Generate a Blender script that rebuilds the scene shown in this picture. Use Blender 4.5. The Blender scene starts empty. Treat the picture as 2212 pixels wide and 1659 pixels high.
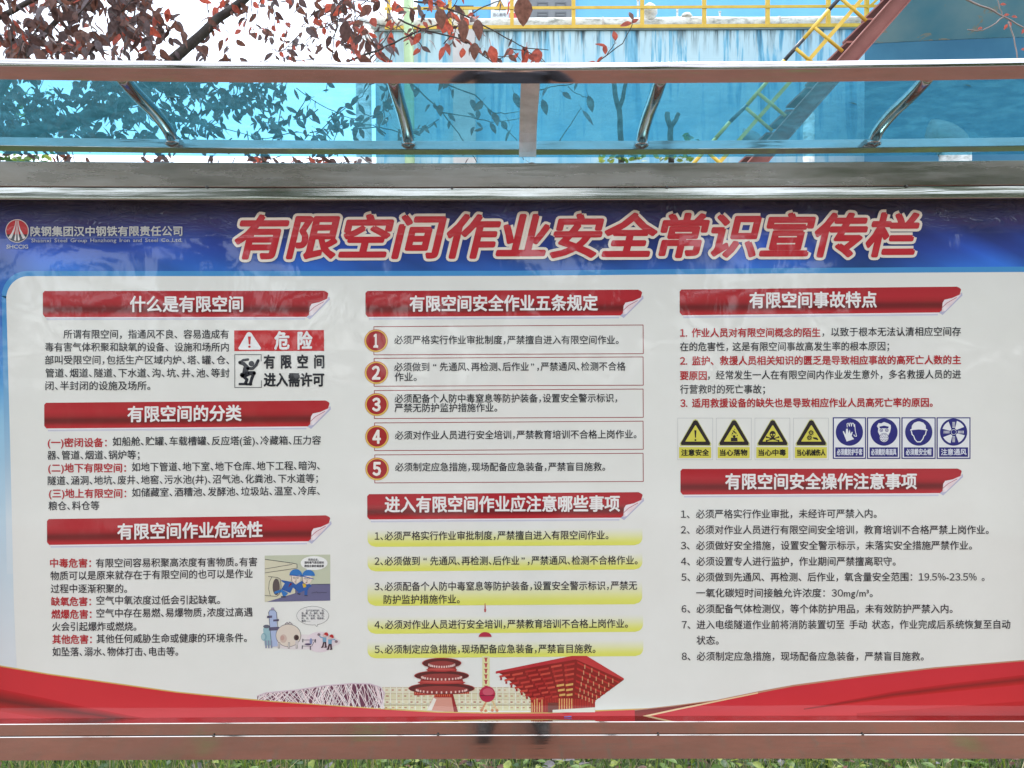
import bpy, bmesh, math, random
from mathutils import Vector, Matrix, noise
random.seed(11)
SC = bpy.context.scene
COL = SC.collection
R = math.radians

# ------------------------------------------------------------------ camera
F = 1646.0            # focal length in units of a 2212 x 1659 reading of the photograph
EYE = Vector((0, -1.75, 1.6))
cd = bpy.data.cameras.new('camera'); cam = bpy.data.objects.new('camera', cd); COL.objects.link(cam)
cd.sensor_width = 36; cd.lens = F / 2212 * 36; cd.clip_start = .02; cd.clip_end = 500
CROT = Matrix.Rotation(R(90 - 1.2), 4, 'X') @ Matrix.Rotation(R(-.3), 4, 'Z')
cam.matrix_world = Matrix.Translation(EYE) @ CROT
SC.camera = cam

# ------------------------------------------------------------------ world, sun, exposure
SUN_EL, SUN_AZ = R(58), R(20)
w = bpy.data.worlds.new('World'); SC.world = w; w.use_nodes = True
nt = w.node_tree; N = nt.nodes; L = nt.links
for n in list(N): N.remove(n)
sky = N.new('ShaderNodeTexSky'); sky.sky_type = 'NISHITA'; sky.sun_disc = False
sky.sun_elevation = SUN_EL; sky.sun_rotation = SUN_AZ
b1 = N.new('ShaderNodeBackground'); b1.inputs[1].default_value = .07; L.new(sky.outputs[0], b1.inputs[0])
b2 = N.new('ShaderNodeBackground'); b2.inputs[0].default_value = (.90, .95, 1, 1); b2.inputs[1].default_value = .9
ad = N.new('ShaderNodeAddShader'); L.new(b1.outputs[0], ad.inputs[0]); L.new(b2.outputs[0], ad.inputs[1])
wo = N.new('ShaderNodeOutputWorld'); L.new(ad.outputs[0], wo.inputs[0])
sl = bpy.data.lights.new('sun', 'SUN'); sl.energy = 1.3; sl.angle = R(12); sl.color = (1, .96, .9)
so = bpy.data.objects.new('sun', sl); COL.objects.link(so)
sd = Vector((math.sin(SUN_AZ) * math.cos(SUN_EL), math.cos(SUN_AZ) * math.cos(SUN_EL), math.sin(SUN_EL)))
so.rotation_euler = sd.to_track_quat('Z', 'Y').to_euler(); so.location = (0, 0, 30)
SC.view_settings.view_transform = 'Standard'; SC.view_settings.look = 'None'
SC.view_settings.exposure = 1.2; SC.view_settings.gamma = 1; SC.view_settings.use_curve_mapping = False
SC.cycles.use_denoising = True
SC.cycles.max_bounces = 10; SC.cycles.transparent_max_bounces = 12

# ------------------------------------------------------------------ helpers
def P(px, py, Y):
    """the point of the vertical plane y=Y that stands at reading (px, py)"""
    d = CROT.to_3x3() @ Vector(((px - 1106) / F, -(py - 829.5) / F, -1))
    return EYE + d * ((Y - EYE.y) / d.y)
def lin(c):
    return tuple((x / 12.92 if x <= .04045 else ((x + .055) / 1.055) ** 2.4) for x in (v / 255 for v in c))
def tag(o, label=None, cat=None, group=None, kind=None):
    for k, v in (('label', label), ('category', cat), ('group', group), ('kind', kind)):
        if v: o[k] = v
    return o
def empty(name, loc=(0, 0, 0)):
    o = bpy.data.objects.new(name, None); COL.objects.link(o); o.location = loc; o.empty_display_size = .1; return o
class MB:
    def __init__(s): s.v = []; s.f = []; s.m = []
    def add(s, vs, fs, m=0):
        b = len(s.v); s.v += [tuple(p) for p in vs]; s.f += [tuple(i + b for i in f) for f in fs]; s.m += [m] * len(fs)
    def box(s, a, b, m=0):
        x0, y0, z0 = a; x1, y1, z1 = b
        s.add([(x0, y0, z0), (x1, y0, z0), (x1, y1, z0), (x0, y1, z0), (x0, y0, z1), (x1, y0, z1), (x1, y1, z1), (x0, y1, z1)],
              [(0, 3, 2, 1), (4, 5, 6, 7), (0, 1, 5, 4), (1, 2, 6, 5), (2, 3, 7, 6), (3, 0, 4, 7)], m)
    def tube(s, pts, rad, n=8, m=0, cap=True):
        pts = [Vector(p) for p in pts]
        if not hasattr(rad, '__len__'): rad = [rad] * len(pts)
        b = len(s.v); up = Vector((.13, .31, .94)).normalized(); prev = None
        for i, p in enumerate(pts):
            t = (pts[min(i + 1, len(pts) - 1)] - pts[max(i - 1, 0)])
            t = t.normalized() if t.length > 1e-9 else Vector((0, 0, 1))
            u = (prev if prev is not None else (up if abs(t.dot(up)) < .9 else Vector((1, 0, 0))))
            u = (u - t * u.dot(t)).normalized(); prev = u; q = t.cross(u)
            for k in range(n):
                a = 2 * math.pi * k / n
                s.v.append(tuple(p + (u * math.cos(a) + q * math.sin(a)) * rad[i]))
        for i in range(len(pts) - 1):
            for k in range(n):
                s.f.append((b + i * n + k, b + i * n + (k + 1) % n, b + (i + 1) * n + (k + 1) % n, b + (i + 1) * n + k)); s.m.append(m)
        if cap:
            s.f.append(tuple(b + k for k in range(n))[::-1]); s.m.append(m)
            e = b + (len(pts) - 1) * n
            s.f.append(tuple(e + k for k in range(n))); s.m.append(m)
    def bar(s, a, b, wd, dp, m=0, side=Vector((0, 1, 0))):
        a = Vector(a); b = Vector(b); t = (b - a).normalized(); sd_ = (side - t * side.dot(t)).normalized(); u = t.cross(sd_)
        vs = [p + u * (wd / 2 * i) + sd_ * (dp / 2 * j) for p in (a, b) for i, j in ((-1, -1), (1, -1), (1, 1), (-1, 1))]
        s.add(vs, [(0, 1, 2, 3), (7, 6, 5, 4), (0, 4, 5, 1), (1, 5, 6, 2), (2, 6, 7, 3), (3, 7, 4, 0)], m)
    def build(s, name, mats, parent=None, smooth=False, bevel=0, fix=True):
        me = bpy.data.meshes.new(name); me.from_pydata(s.v, [], s.f)
        for mt in (mats if isinstance(mats, (list, tuple)) else [mats]): me.materials.append(mt)
        me.polygons.foreach_set('material_index', s.m)
        if fix:
            bm = bmesh.new(); bm.from_mesh(me); bmesh.ops.recalc_face_normals(bm, faces=bm.faces); bm.to_mesh(me); bm.free()
        if smooth: me.polygons.foreach_set('use_smooth', [True] * len(me.polygons))
        o = bpy.data.objects.new(name, me); COL.objects.link(o)
        if parent is not None: o.parent = parent; o.matrix_parent_inverse = Matrix.Translation(-parent.location)
        if bevel:
            md = o.modifiers.new('bevel', 'BEVEL'); md.width = bevel; md.segments = 2; md.limit_method = 'ANGLE'
        return o
def quad(ps): return list(ps)

# ------------------------------------------------------------------ materials
def mat(name, col, rough=.6, metal=0, **kw):
    m = bpy.data.materials.new(name); m.use_nodes = True
    p = m.node_tree.nodes['Principled BSDF']
    p.inputs['Base Color'].default_value = (*col, 1); p.inputs['Roughness'].default_value = rough; p.inputs['Metallic'].default_value = metal
    for k, v in kw.items(): p.inputs[k.replace('_', ' ')].default_value = v
    return m
def nn(m, t, **kw):
    n = m.node_tree.nodes.new(t)
    for k, v in kw.items(): setattr(n, k, v)
    return n
def pos_map(m, scale, obj=False):
    g = nn(m, 'ShaderNodeTexCoord' if obj else 'ShaderNodeNewGeometry'); mp = nn(m, 'ShaderNodeMapping'); mp.inputs['Scale'].default_value = scale
    m.node_tree.links.new(g.outputs['Object' if obj else 'Position'], mp.inputs[0]); return mp.outputs[0]
def noise_t(m, vec, scale=1, detail=4, rough=.55, dist=0):
    n = nn(m, 'ShaderNodeTexNoise'); n.inputs['Scale'].default_value = scale; n.inputs['Detail'].default_value = detail
    n.inputs['Roughness'].default_value = rough; n.inputs['Distortion'].default_value = dist
    m.node_tree.links.new(vec, n.inputs['Vector']); return n.outputs['Fac']
def ramp(m, fac, stops):
    r = nn(m, 'ShaderNodeValToRGB'); e = r.color_ramp.elements
    while len(e) < len(stops): e.new(.5)
    for i, (p, c) in enumerate(stops): e[i].position = p; e[i].color = (*c, 1) if hasattr(c, '__len__') else (c, c, c, 1)
    m.node_tree.links.new(fac, r.inputs[0]); return r.outputs[0]
def mix(m, f, a, b, mode='MIX'):
    n = nn(m, 'ShaderNodeMix', data_type='RGBA', blend_type=mode); L_ = m.node_tree.links
    for s, v in ((0, f), (6, a), (7, b)):
        if hasattr(v, 'is_output'): L_.new(v, n.inputs[s])
        elif hasattr(v, '__len__'): n.inputs[s].default_value = (*v, 1)
        else: n.inputs[s].default_value = v
    return n.outputs[2]
def link(m, out, sock): m.node_tree.links.new(out, m.node_tree.nodes['Principled BSDF'].inputs[sock])
def bump(m, h, strength, dist, sock='Normal'):
    b = nn(m, 'ShaderNodeBump'); b.inputs['Strength'].default_value = strength; b.inputs['Distance'].default_value = dist
    m.node_tree.links.new(h, b.inputs['Height']); link(m, b.outputs[0], sock); return b
def noisy(name, c1, c2, scale=5, rough=.7, bm=0, metal=0, obj=False, vs=(1, 1, 1)):
    m = mat(name, c1, rough, metal); v = pos_map(m, vs, obj)
    link(m, ramp(m, noise_t(m, v, scale, 6, .6), [(.35, c1), (.65, c2)]), 'Base Color')
    if bm: bump(m, noise_t(m, v, scale * 6, 4), .6, bm)
    return m

def steel(name, col, rough, streak=1.0, dist=.0012, fine=.12, dust=.72):
    m = mat(name, col, rough, 1)
    du = noise_t(m, pos_map(m, (1.2, 4, 5)), 3, 9, .72)
    link(m, ramp(m, du, [(.38, 1.), (.7, dust)]), 'Metallic'); link(m, mix(m, ramp(m, du, [(.4, 0.), (.75, 1.)]), col, (col[0] * .75, col[1] * .70, col[2] * .62)), 'Base Color')
    a = noise_t(m, pos_map(m, (2.2, 8, 42)), 1, 3, .5)
    b = noise_t(m, pos_map(m, (9, 30, 150)), 1, 2, .5)
    mx = nn(m, 'ShaderNodeMath', operation='MULTIPLY_ADD'); m.node_tree.links.new(b, mx.inputs[0]); mx.inputs[1].default_value = fine; m.node_tree.links.new(a, mx.inputs[2])
    bump(m, mx.outputs[0], streak, dist)
    g = noise_t(m, pos_map(m, (1.5, 3, 9)), 2, 5, .65)
    rr = nn(m, 'ShaderNodeMapRange'); m.node_tree.links.new(g, rr.inputs[0]); rr.inputs[1].default_value = .3; rr.inputs[2].default_value = .75
    rr.inputs[3].default_value = rough * .6; rr.inputs[4].default_value = rough * 1.6; link(m, rr.outputs[0], 'Roughness')
    return m
M_STEEL = steel('mirror_steel', (.48, .48, .48), .09, .8, .0009)
M_FRONT = steel('front_tube_steel', (.55, .53, .53), .05, .3, .0006, .08, .95)
M_RAIL = steel('rail_steel', (.37, .335, .30), .24, .5, .0010, .02, .85)
M_RAILB = steel('bead_steel', (.47, .47, .43), .14, .8, .0014)
M_LOW = steel('low_rail_steel', (.66, .60, .56), .06, .3, .0005, .05, .95)
M_DARK = mat('screw_dark', (.12, .11, .10), .5, .6)
M_PLATE = noisy('aluminium_strip', (.88, .92, .93), (.70, .73, .73), 30, .5, .0002)

def coat_wrinkle(m):
    """thin clear film that lies over the whole print: soft sag and pulled creases below its top fixings"""
    v = pos_map(m, (1.1, 1, 1.6)); a = noise_t(m, v, 1.6, 2, .5)
    g = nn(m, 'ShaderNodeNewGeometry'); sp = nn(m, 'ShaderNodeSeparateXYZ'); m.node_tree.links.new(g.outputs['Position'], sp.inputs[0])
    zr = nn(m, 'ShaderNodeMapRange', interpolation_type='SMOOTHSTEP'); m.node_tree.links.new(sp.outputs['Z'], zr.inputs[0])
    zr.inputs[1].default_value = 1.9; zr.inputs[2].default_value = 2.0
    c = noise_t(m, pos_map(m, (11, 1, 30)), 1, 3, .6, 2.2)
    mu = nn(m, 'ShaderNodeMath', operation='MULTIPLY'); m.node_tree.links.new(c, mu.inputs[0]); m.node_tree.links.new(zr.outputs[0], mu.inputs[1])
    d = noise_t(m, pos_map(m, (14, 1, 5)), 1, 3, .55, .8)
    ma = nn(m, 'ShaderNodeMath', operation='MULTIPLY_ADD'); m.node_tree.links.new(mu.outputs[0], ma.inputs[0]); ma.inputs[1].default_value = 2.2; ah = nn(m, 'ShaderNodeMath', operation='MULTIPLY'); m.node_tree.links.new(a, ah.inputs[0]); ah.inputs[1].default_value = .45; m.node_tree.links.new(ah.outputs[0], ma.inputs[2])
    mb = nn(m, 'ShaderNodeMath', operation='MULTIPLY_ADD'); m.node_tree.links.new(d, mb.inputs[0]); mb.inputs[1].default_value = .010; m.node_tree.links.new(ma.outputs[0], mb.inputs[2])
    b = nn(m, 'ShaderNodeBump'); b.inputs['Strength'].default_value = 1; b.inputs['Distance'].default_value = .02
    m.node_tree.links.new(mb.outputs[0], b.inputs['Height']); link(m, b.outputs[0], 'Coat Normal')
M_PRINT = mat('printed_film', (.8, .8, .8), .55, 0, Coat_Weight=1.0, Coat_Roughness=.035, Coat_IOR=1.5, Specular_IOR_Level=.25)
at_ = nn(M_PRINT, 'ShaderNodeAttribute', attribute_name='ink'); nz = noise_t(M_PRINT, pos_map(M_PRINT, (1, 1, 1)), 7, 6, .6)
link(M_PRINT, mix(M_PRINT, 1.0, at_.outputs['Color'], ramp(M_PRINT, nz, [(.2, (.93, .93, .92)), (.8, (1, 1, 1))]), 'MULTIPLY'), 'Base Color')
coat_wrinkle(M_PRINT)

# clear blue roof sheet
M_SHEET = bpy.data.materials.new('blue_polycarbonate'); M_SHEET.use_nodes = True
def _sheet():
    m = M_SHEET; n = m.node_tree.nodes; l = m.node_tree.links
    for x in list(n): n.remove(x)
    tr = nn(m, 'ShaderNodeBsdfTransparent'); gl = nn(m, 'ShaderNodeBsdfGlossy'); gl.inputs['Roughness'].default_value = .06
    df = nn(m, 'ShaderNodeBsdfTranslucent'); d2 = nn(m, 'ShaderNodeBsdfDiffuse')
    g = noise_t(m, pos_map(m, (3, 8, 3)), 6, 8, .7, 1)
    l.new(ramp(m, g, [(.3, (.41, .67, .77)), (.75, (.48, .73, .82))]), tr.inputs[0])
    df.inputs[0].default_value = (.30, .72, .80, 1); d2.inputs[0].default_value = (.25, .58, .66, 1)
    a0 = nn(m, 'ShaderNodeMixShader'); a0.inputs[0].default_value = .5; l.new(df.outputs[0], a0.inputs[1]); l.new(d2.outputs[0], a0.inputs[2])
    sc = noise_t(m, pos_map(m, (4, 9, 9)), 5, 10, .8, .3)
    f = nn(m, 'ShaderNodeMapRange'); l.new(sc, f.inputs[0]); f.inputs[1].default_value = .45; f.inputs[2].default_value = .8; f.inputs[3].default_value = .07; f.inputs[4].default_value = .24
    a1 = nn(m, 'ShaderNodeMixShader'); l.new(f.outputs[0], a1.inputs[0]); l.new(tr.outputs[0], a1.inputs[1]); l.new(a0.outputs[0], a1.inputs[2])
    fr = nn(m, 'ShaderNodeFresnel'); fr.inputs[0].default_value = 1.4
    a2 = nn(m, 'ShaderNodeMixShader'); fm = nn(m, 'ShaderNodeMath', operation='MULTIPLY'); l.new(fr.outputs[0], fm.inputs[0]); fm.inputs[1].default_value = .06; l.new(fm.outputs[0], a2.inputs[0]); l.new(a1.outputs[0], a2.inputs[1]); l.new(gl.outputs[0], a2.inputs[2])
    o = nn(m, 'ShaderNodeOutputMaterial'); l.new(a2.outputs[0], o.inputs[0])
_sheet()

def leafmat(name, c, t=.45):
    m = mat(name, c, .5); n = m.node_tree.nodes; l = m.node_tree.links
    p = n['Principled BSDF']; o = n['Material Output']
    v = pos_map(m, (1, 1, 1)); g = noise_t(m, v, 60, 4, .6)
    cc = ramp(m, g, [(.3, tuple(x * .6 for x in c)), (.7, tuple(min(1, x * 1.35) for x in c))]); link(m, cc, 'Base Color')
    tl = nn(m, 'ShaderNodeBsdfTranslucent'); l.new(cc, tl.inputs[0])
    mx = nn(m, 'ShaderNodeMixShader'); mx.inputs[0].default_value = t; l.new(p.outputs[0], mx.inputs[1]); l.new(tl.outputs[0], mx.inputs[2]); l.new(mx.outputs[0], o.inputs[0])
    return m
M_LEAF = [leafmat('leaf_dark_plum', (.10, .055, .05), .35), leafmat('leaf_brown', (.17, .075, .055), .45), leafmat('leaf_red', (.42, .085, .055), .5), leafmat('leaf_grey_plum', (.15, .11, .115), .3)]
M_GREEN = [leafmat('leaf_green', (.13, .22, .04), .4), leafmat('leaf_deep_green', (.045, .10, .03), .35), leafmat('leaf_lime', (.28, .34, .06), .45), leafmat('leaf_mauve', (.19, .17, .19), .3)]
M_BARK = noisy('plum_bark', (.045, .038, .035), (.10, .085, .075), 30, .9, .004)

# ================================================================== the setting
M_SOIL = noisy('soil', (.035, .027, .018), (.075, .058, .038), 9, .95, .01)
link(M_SOIL, mix(M_SOIL, ramp(M_SOIL, noise_t(M_SOIL, pos_map(M_SOIL, (1, 1, 1)), .7, 8, .7), [(.42, 0.), (.52, 1.)]), M_SOIL.node_tree.nodes['Principled BSDF'].inputs['Base Color'].links[0].from_socket, (.055, .085, .025)), 'Base Color')
g = MB(); g.add([(-150, -.505, 0), (150, -.505, 0), (150, 150, 0), (-150, 150, 0)], [(0, 1, 2, 3)]); g.add([(-150, -150, -.2), (150, -150, -.2), (150, -.505, -.2), (-150, -.505, -.2)], [(0, 1, 2, 3)]); g.add([(-150, -.505, -.2), (150, -.505, -.2), (150, -.505, 0), (-150, -.505, 0)], [(0, 1, 2, 3)]); tag(g.build('ground', M_SOIL), kind='structure')
m_path = mat('red_brick_path', (.3, .13, .09), .75)
bt = nn(m_path, 'ShaderNodeTexBrick'); bt.inputs['Scale'].default_value = 1; bt.inputs['Mortar Size'].default_value = .006; bt.inputs['Brick Width'].default_value = .22; bt.inputs['Row Height'].default_value = .11
bt.inputs['Color1'].default_value = (.165, .057, .033, 1); bt.inputs['Color2'].default_value = (.135, .05, .031, 1); bt.inputs['Mortar'].default_value = (.095, .068, .048, 1)
m_path.node_tree.links.new(pos_map(m_path, (1, 1, 1)), bt.inputs['Vector']); link(m_path, mix(m_path, ramp(m_path, noise_t(m_path, pos_map(m_path, (1, 1, 1)), 1.7, 7, .72), [(.59, 0.), (.66, 1.)]), bt.outputs[0], (.085, .105, .03)), 'Base Color')
g = MB(); g.box((-60, -7.2, -.4), (60, -.62, -.18)); tag(g.build('path', m_path), kind='structure')
g = MB(); g.box((-60, -7.36, -.5), (60, -7.205, -.05)); g.box((-60, -.615, -.5), (60, -.5, .05)); tag(g.build('kerb', noisy('kerb_concrete', (.55, .52, .46), (.42, .40, .36), 3, .8)), kind='structure')
g = MB(); g.add([(-60, -12, -.19), (60, -12, -.19), (60, -7.365, -.19), (-60, -7.365, -.19)], [(0, 1, 2, 3)]); tag(g.build('road', noisy('asphalt', (.16, .15, .14), (.24, .22, .20), 4, .85)), kind='structure')

# ================================================================== notice board
BOARD = empty('notice_board', (0, 0, 0))
tag(BOARD, 'long stainless steel notice board with red and blue safety poster under a curved blue canopy', 'notice board')
XL, XR = -1.245, 1.262
XS = [XL + (XR - XL) * i / 24 for i in range(25)]
def zline(yl, yc, yr, Y):
    """height of a rail edge along x, through readings at the left edge, the middle and the right edge"""
    a, b, c = P(0, yl, Y), P(1106, yc, Y), P(2212, yr, Y)
    def f(x):
        la = (x - b.x) * (x - c.x) / ((a.x - b.x) * (a.x - c.x)); lb = (x - a.x) * (x - c.x) / ((b.x - a.x) * (b.x - c.x)); lc = (x - a.x) * (x - b.x) / ((c.x - a.x) * (c.x - b.x))
        return la * a.z + lb * b.z + lc * c.z
    return f
def sweep(name, prof, mt, parent=BOARD, smooth=False, bevel=0, xs=XS, closed=True):
    """prof: function x -> list of (y, z); swept along the board's length"""
    g = MB(); rows = [[(x, y, z) for y, z in prof(x)] for x in xs]; n = len(rows[0])
    vs = [p for r in rows for p in r]; fs = []
    for i in range(len(rows) - 1):
        for k in range(n if closed else n - 1):
            fs.append((i * n + k, i * n + (k + 1) % n, (i + 1) * n + (k + 1) % n, (i + 1) * n + k))
    if closed: fs += [tuple(range(n)), tuple(range((len(rows) - 1) * n, len(rows) * n))[::-1]]
    g.add(vs, fs); o = g.build(name, mt, parent, False, bevel)
    if smooth:
        for p in o.data.polygons: p.use_smooth = True
        try: o.data.set_sharp_from_angle(angle=R(40))
        except Exception: pass
    return o
# top fascia, bead below it, two lower rails
FA = -.036
zt, zs = zline(347.5, 352, 345.5, FA), zline(403, 405, 400, FA)
sweep('top_rail', lambda x: [(FA, zs(x)), (FA, zt(x)), (.05, zt(x)), (.05, zs(x))], M_RAIL, bevel=.0016)
zb = zline(430.5, 432, 427.5, FA - .004)
def bead(x):
    a, b = zs(x) - .0015, zb(x); h = a - b
    return [(FA - .0002, a), (FA - .0016, a - h * .03), (FA - .0023, a - h * .3), (FA - .0030, a - h * .6), (FA - .0034, a - h * .9), (FA - .0025, b), (.0, b + .002), (.03, b + .002), (.03, a)]
sweep('lower_bead', bead, M_RAILB, smooth=True)
zc0, zc1 = zline(1564.5, 1559.5, 1558, FA - .006), zline(1591, 1586.5, 1585.5, FA - .006)
sweep('sill_rail', lambda x: [(FA - .006, zc1(x) + .0012), (FA - .006, zc0(x) - .0014), (FA - .0045, zc0(x)), (.0, zc0(x) - .006), (.05, zc0(x) - .007), (.05, zc1(x) + .001)], M_LOW)
zd0, zd1 = zline(1592.5, 1588, 1587, FA - .008), zline(1643, 1639.5, 1639, FA - .008)
sweep('bottom_rail', lambda x: [(FA - .008, zd1(x)), (FA - .008, zd0(x) - .0014), (FA - .0065, zd0(x)), (.05, zd0(x) - .001), (.05, zd1(x))], M_LOW)
def screw(px, py, Y, r=.0028):
    c = P(px, py, Y); g = MB(); n = 10
    for (ra, dy) in ((r, 0),):
        ring = [[(c.x + rr * math.cos(a), c.y - d, c.z + rr * math.sin(a)) for a in (2 * math.pi * k / n for k in range(n))] for rr, d in ((r, 0), (r * .9, .0012), (r * .45, .0019))]
        vs = [p for q in ring for p in q]; fs = []
        for i in range(2):
            for k in range(n): fs.append((i * n + k, i * n + (k + 1) % n, (i + 1) * n + (k + 1) % n, (i + 1) * n + k))
        fs.append(tuple(range(2 * n, 3 * n))); g.add(vs, fs)
    g.build('screw', M_DARK, BOARD)
for x, y in ((446, 404), (976, 405.5), (1441, 404.5), (1959, 402.5)): screw(x, y, FA - .004)
for x, y in ((461, 1589), (946, 1587), (1422, 1586.5), (1864, 1586.5)): screw(x, y, FA - .0085, .0026)
# backing tray and end posts that stand outside the picture
z_hi, z_lo = zt(0), zd1(0)
g = MB(); g.box((XL, .012, z_lo), (XR, .045, z_hi - .01)); g.build('backing_panel', noisy('galvanised_back', (.5, .5, .5), (.4, .4, .4), 4, .5, 0, .6), BOARD)
for x in (XL - .035, XR + .035):
    g = MB(); g.box((x - .034, -.045, -.1), (x + .034, .055, 2.2)); g.build('post', M_RAIL, BOARD, bevel=.003)

# ------------------------------------------------------------------ glyphs
SIGNS_TXT = '注意安全当心落物中毒机械伤人必须戴防护手套面具帽通风'
TEXTS = []
def T(s, x0, x1, y0, y1=None, h=19.5, st='d', p=1.0, blk='body_lettering'): TEXTS.append((s, x0, x1, y0, y0 if y1 is None else y1, h, st, p, blk))
b_ = 'definition_lettering'
T('所谓有限空间，指通风不良、容易造成有', 138, 494.5, 722.3, blk=b_)
T('毒有害气体积聚和缺氧的设备、设施和场所内', 98, 494.5, 750, blk=b_)
T('部叫受限空间，包括生产区域内炉、塔、罐、仓、', 98, 495, 778, p=.55, blk=b_)
T('管道、烟道、隧道、下水道、沟、坑、井、池、等封', 99, 496, 806, p=.55, blk=b_)
T('闭、半封闭的设施及场所。', 99, 325, 833.4, p=.55, blk=b_)
b_ = 'classification_lettering'
T('(一)密闭设备：', 104, 231, 956.2, st='r', blk=b_); T('如船舱、贮罐、车载槽罐、反应塔(釜)、冷藏箱、压力容', 244, 693.4, 953.8, 951, p=.52, blk=b_)
T('器、管道、烟道、锅炉等；', 103, 302, 983.6, 982.6, p=.52, blk=b_)
T('(二)地下有限空间：', 105, 272.5, 1011, st='r', blk=b_); T('如地下管道、地下室、地下仓库、地下工程、暗沟、', 285.4, 691, 1009, 1005.5, p=.52, blk=b_)
T('隧道、涵洞、地坑、废井、地窖、污水池(井)、沼气池、化粪池、下水道等；', 104, 687, 1038.5, 1033.3, p=.52, blk=b_)
T('(三)地上有限空间：', 106.6, 273, 1066, st='r', blk=b_); T('如储藏室、酒糟池、发酵池、垃圾站、温室、冷库、', 285.7, 691, 1064, 1060, p=.55, blk=b_)
T('粮仓、料仓等', 105.5, 215, 1093, 1092, p=.55, blk=b_)
b_ = 'hazard_lettering'
T('中毒危害：', 109, 197, 1216.4, st='r', blk=b_); T('有限空间容易积聚高浓度有害物质。有害', 207.6, 555.5, 1216.4, 1213.6, p=.5, blk=b_)
T('物质可以是原来就存在于有限空间的也可以是作业', 109.7, 546, 1244, 1239, blk=b_)
T('过程中逐渐积聚的。', 110.4, 275, 1271.6, blk=b_)
T('缺氧危害：', 111, 197, 1299.4, st='r', blk=b_); T('空气中氧浓度过低会引起缺氧。', 209, 475.6, 1297, 1295.6, blk=b_)
T('燃爆危害：', 112, 198, 1326.8, st='r', blk=b_); T('空气中存在易燃、易爆物质，浓度过高遇', 209, 546, 1324.7, 1322, p=.5, blk=b_)
T('火会引起爆炸或燃烧。', 113.5, 295, 1353.5, 1353, blk=b_)
T('其他危害：', 114, 198.6, 1381, st='r', blk=b_); T('其他任何威胁生命或健康的环境条件。', 209, 533.6, 1380, 1377.5, blk=b_)
T('如坠落、溺水、物体打击、电击等。', 114, 385.4, 1408, 1407, p=.55, blk=b_)
b_ = 'rule_lettering'
T('必须严格实行作业审批制度，严禁擅自进入有限空间作业。', 852, 1336, 734.5, p=.5, h=19, blk=b_)
T('必须做到“先通风、再检测、后作业”，严禁通风、检测不合格', 852, 1351, 793, 791.5, p=.5, h=19, blk=b_)
T('作业。', 852.8, 900, 814.3, h=19, blk=b_)
T('必须配备个人防中毒窒息等防护装备，设置安全警示标识，', 852.8, 1333, 861.2, 860, p=.5, h=19, blk=b_)
T('严禁无防护监护措施作业。', 852.8, 1074, 881.5, 880.5, h=19, blk=b_)
T('必须对作业人员进行安全培训，严禁教育培训不合格上岗作业。', 853.5, 1374.6, 940.5, 938, p=.5, h=19, blk=b_)
T('必须制定应急措施，现场配备应急装备，严禁盲目施救。', 853.8, 1307, 1009, 1008, p=.5, h=19, blk=b_)
b_ = 'precaution_lettering'
T('1、必须严格实行作业审批制度，严禁擅自进入有限空间作业。', 809.7, 1314, 1157.8, 1155.6, p=.5, blk=b_)
T('2、必须做到“先通风、再检测、后作业”，严禁通风、检测不合格作业。', 809.4, 1377, 1212, 1210, p=.5, blk=b_)
T('3、必须配备个人防中毒窒息等防护装备，设置安全警示标识，严禁无', 809.3, 1376, 1267, 1264.6, p=.5, blk=b_)
T('防护监护措施作业。', 829, 993, 1295, 1294, blk=b_)
T('4、必须对作业人员进行安全培训，严禁教育培训不合格上岗作业。', 809.3, 1356, 1349.5, 1346.7, p=.5, blk=b_)
T('5、必须制定应急措施，现场配备应急装备，严禁盲目施救。', 809.7, 1286, 1402.6, 1401, p=.5, blk=b_)
b_ = 'accident_lettering'
T('1. 作业人员对有限空间概念的陌生', 1469, 1771.6, 719.3, 718.5, st='r', blk=b_); T('，以致于根本无法认清相应空间存', 1776, 2075, 717.6, 716.2, blk=b_)
T('在的危害性，这是有限空间事故高发生率的根本原因；', 1469, 1920, 749.3, 748, blk=b_, p=.8)
T('2. 监护、救援人员相关知识的匮乏是导致相应事故的高死亡人数的主', 1469, 2075, 779.8, 777.5, st='r', blk=b_)
T('要原因', 1469, 1526, 811.6, st='r', blk=b_); T('，经常发生一人在有限空间内作业发生意外，多名救援人员的进', 1529, 2075, 810.6, 808.6, blk=b_)
T('行营救时的死亡事故；', 1469, 1652, 841, blk=b_)
T('3. 适用救援设备的缺失也是导致相应作业人员高死亡率的原因。', 1469.7, 2014, 871, 869.6, st='r', blk=b_)
b_ = 'operation_lettering'
T('1、必须严格实行作业审批，未经许可严禁入内。', 1470.8, 1893, 1110.6, 1109.4, blk=b_)
T('2、必须对作业人员进行有限空间安全培训，教育培训不合格严禁上岗作业。', 1470.8, 2135, 1144.4, blk=b_)
T('3、必须做好安全措施，设置安全警示标示，未落实安全措施严禁作业。', 1470.8, 2098.7, 1178.4, 1178, blk=b_)
T('4、必须设置专人进行监护，作业期间严禁擅离职守。', 1470.8, 1934, 1212.6, blk=b_)
T('5、必须做到先通风、再检测、后作业，氧含量安全范围：19.5%-23.5% 。', 1471.9, 2126, 1246.6, 1246, blk=b_)
T('一氧化碳短时间接触允许浓度：30mg/m³。', 1503.7, 1884.5, 1280.8, blk=b_)
T('6、必须配备气体检测仪，等个体防护用品，未有效防护严禁入内。', 1472, 2057, 1315, blk=b_)
T('7、进入电缆隧道作业前将消防装置切至 手动 状态，作业完成后系统恢复至自动', 1472.6, 2181.6, 1349.4, 1348.6, blk=b_)
T('状态。', 1504.5, 1552, 1383, blk=b_)
T('8、必须制定应急措施，现场配备应急装备，严禁盲目施救。', 1472.6, 1994.6, 1417.5, blk=b_)
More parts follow.
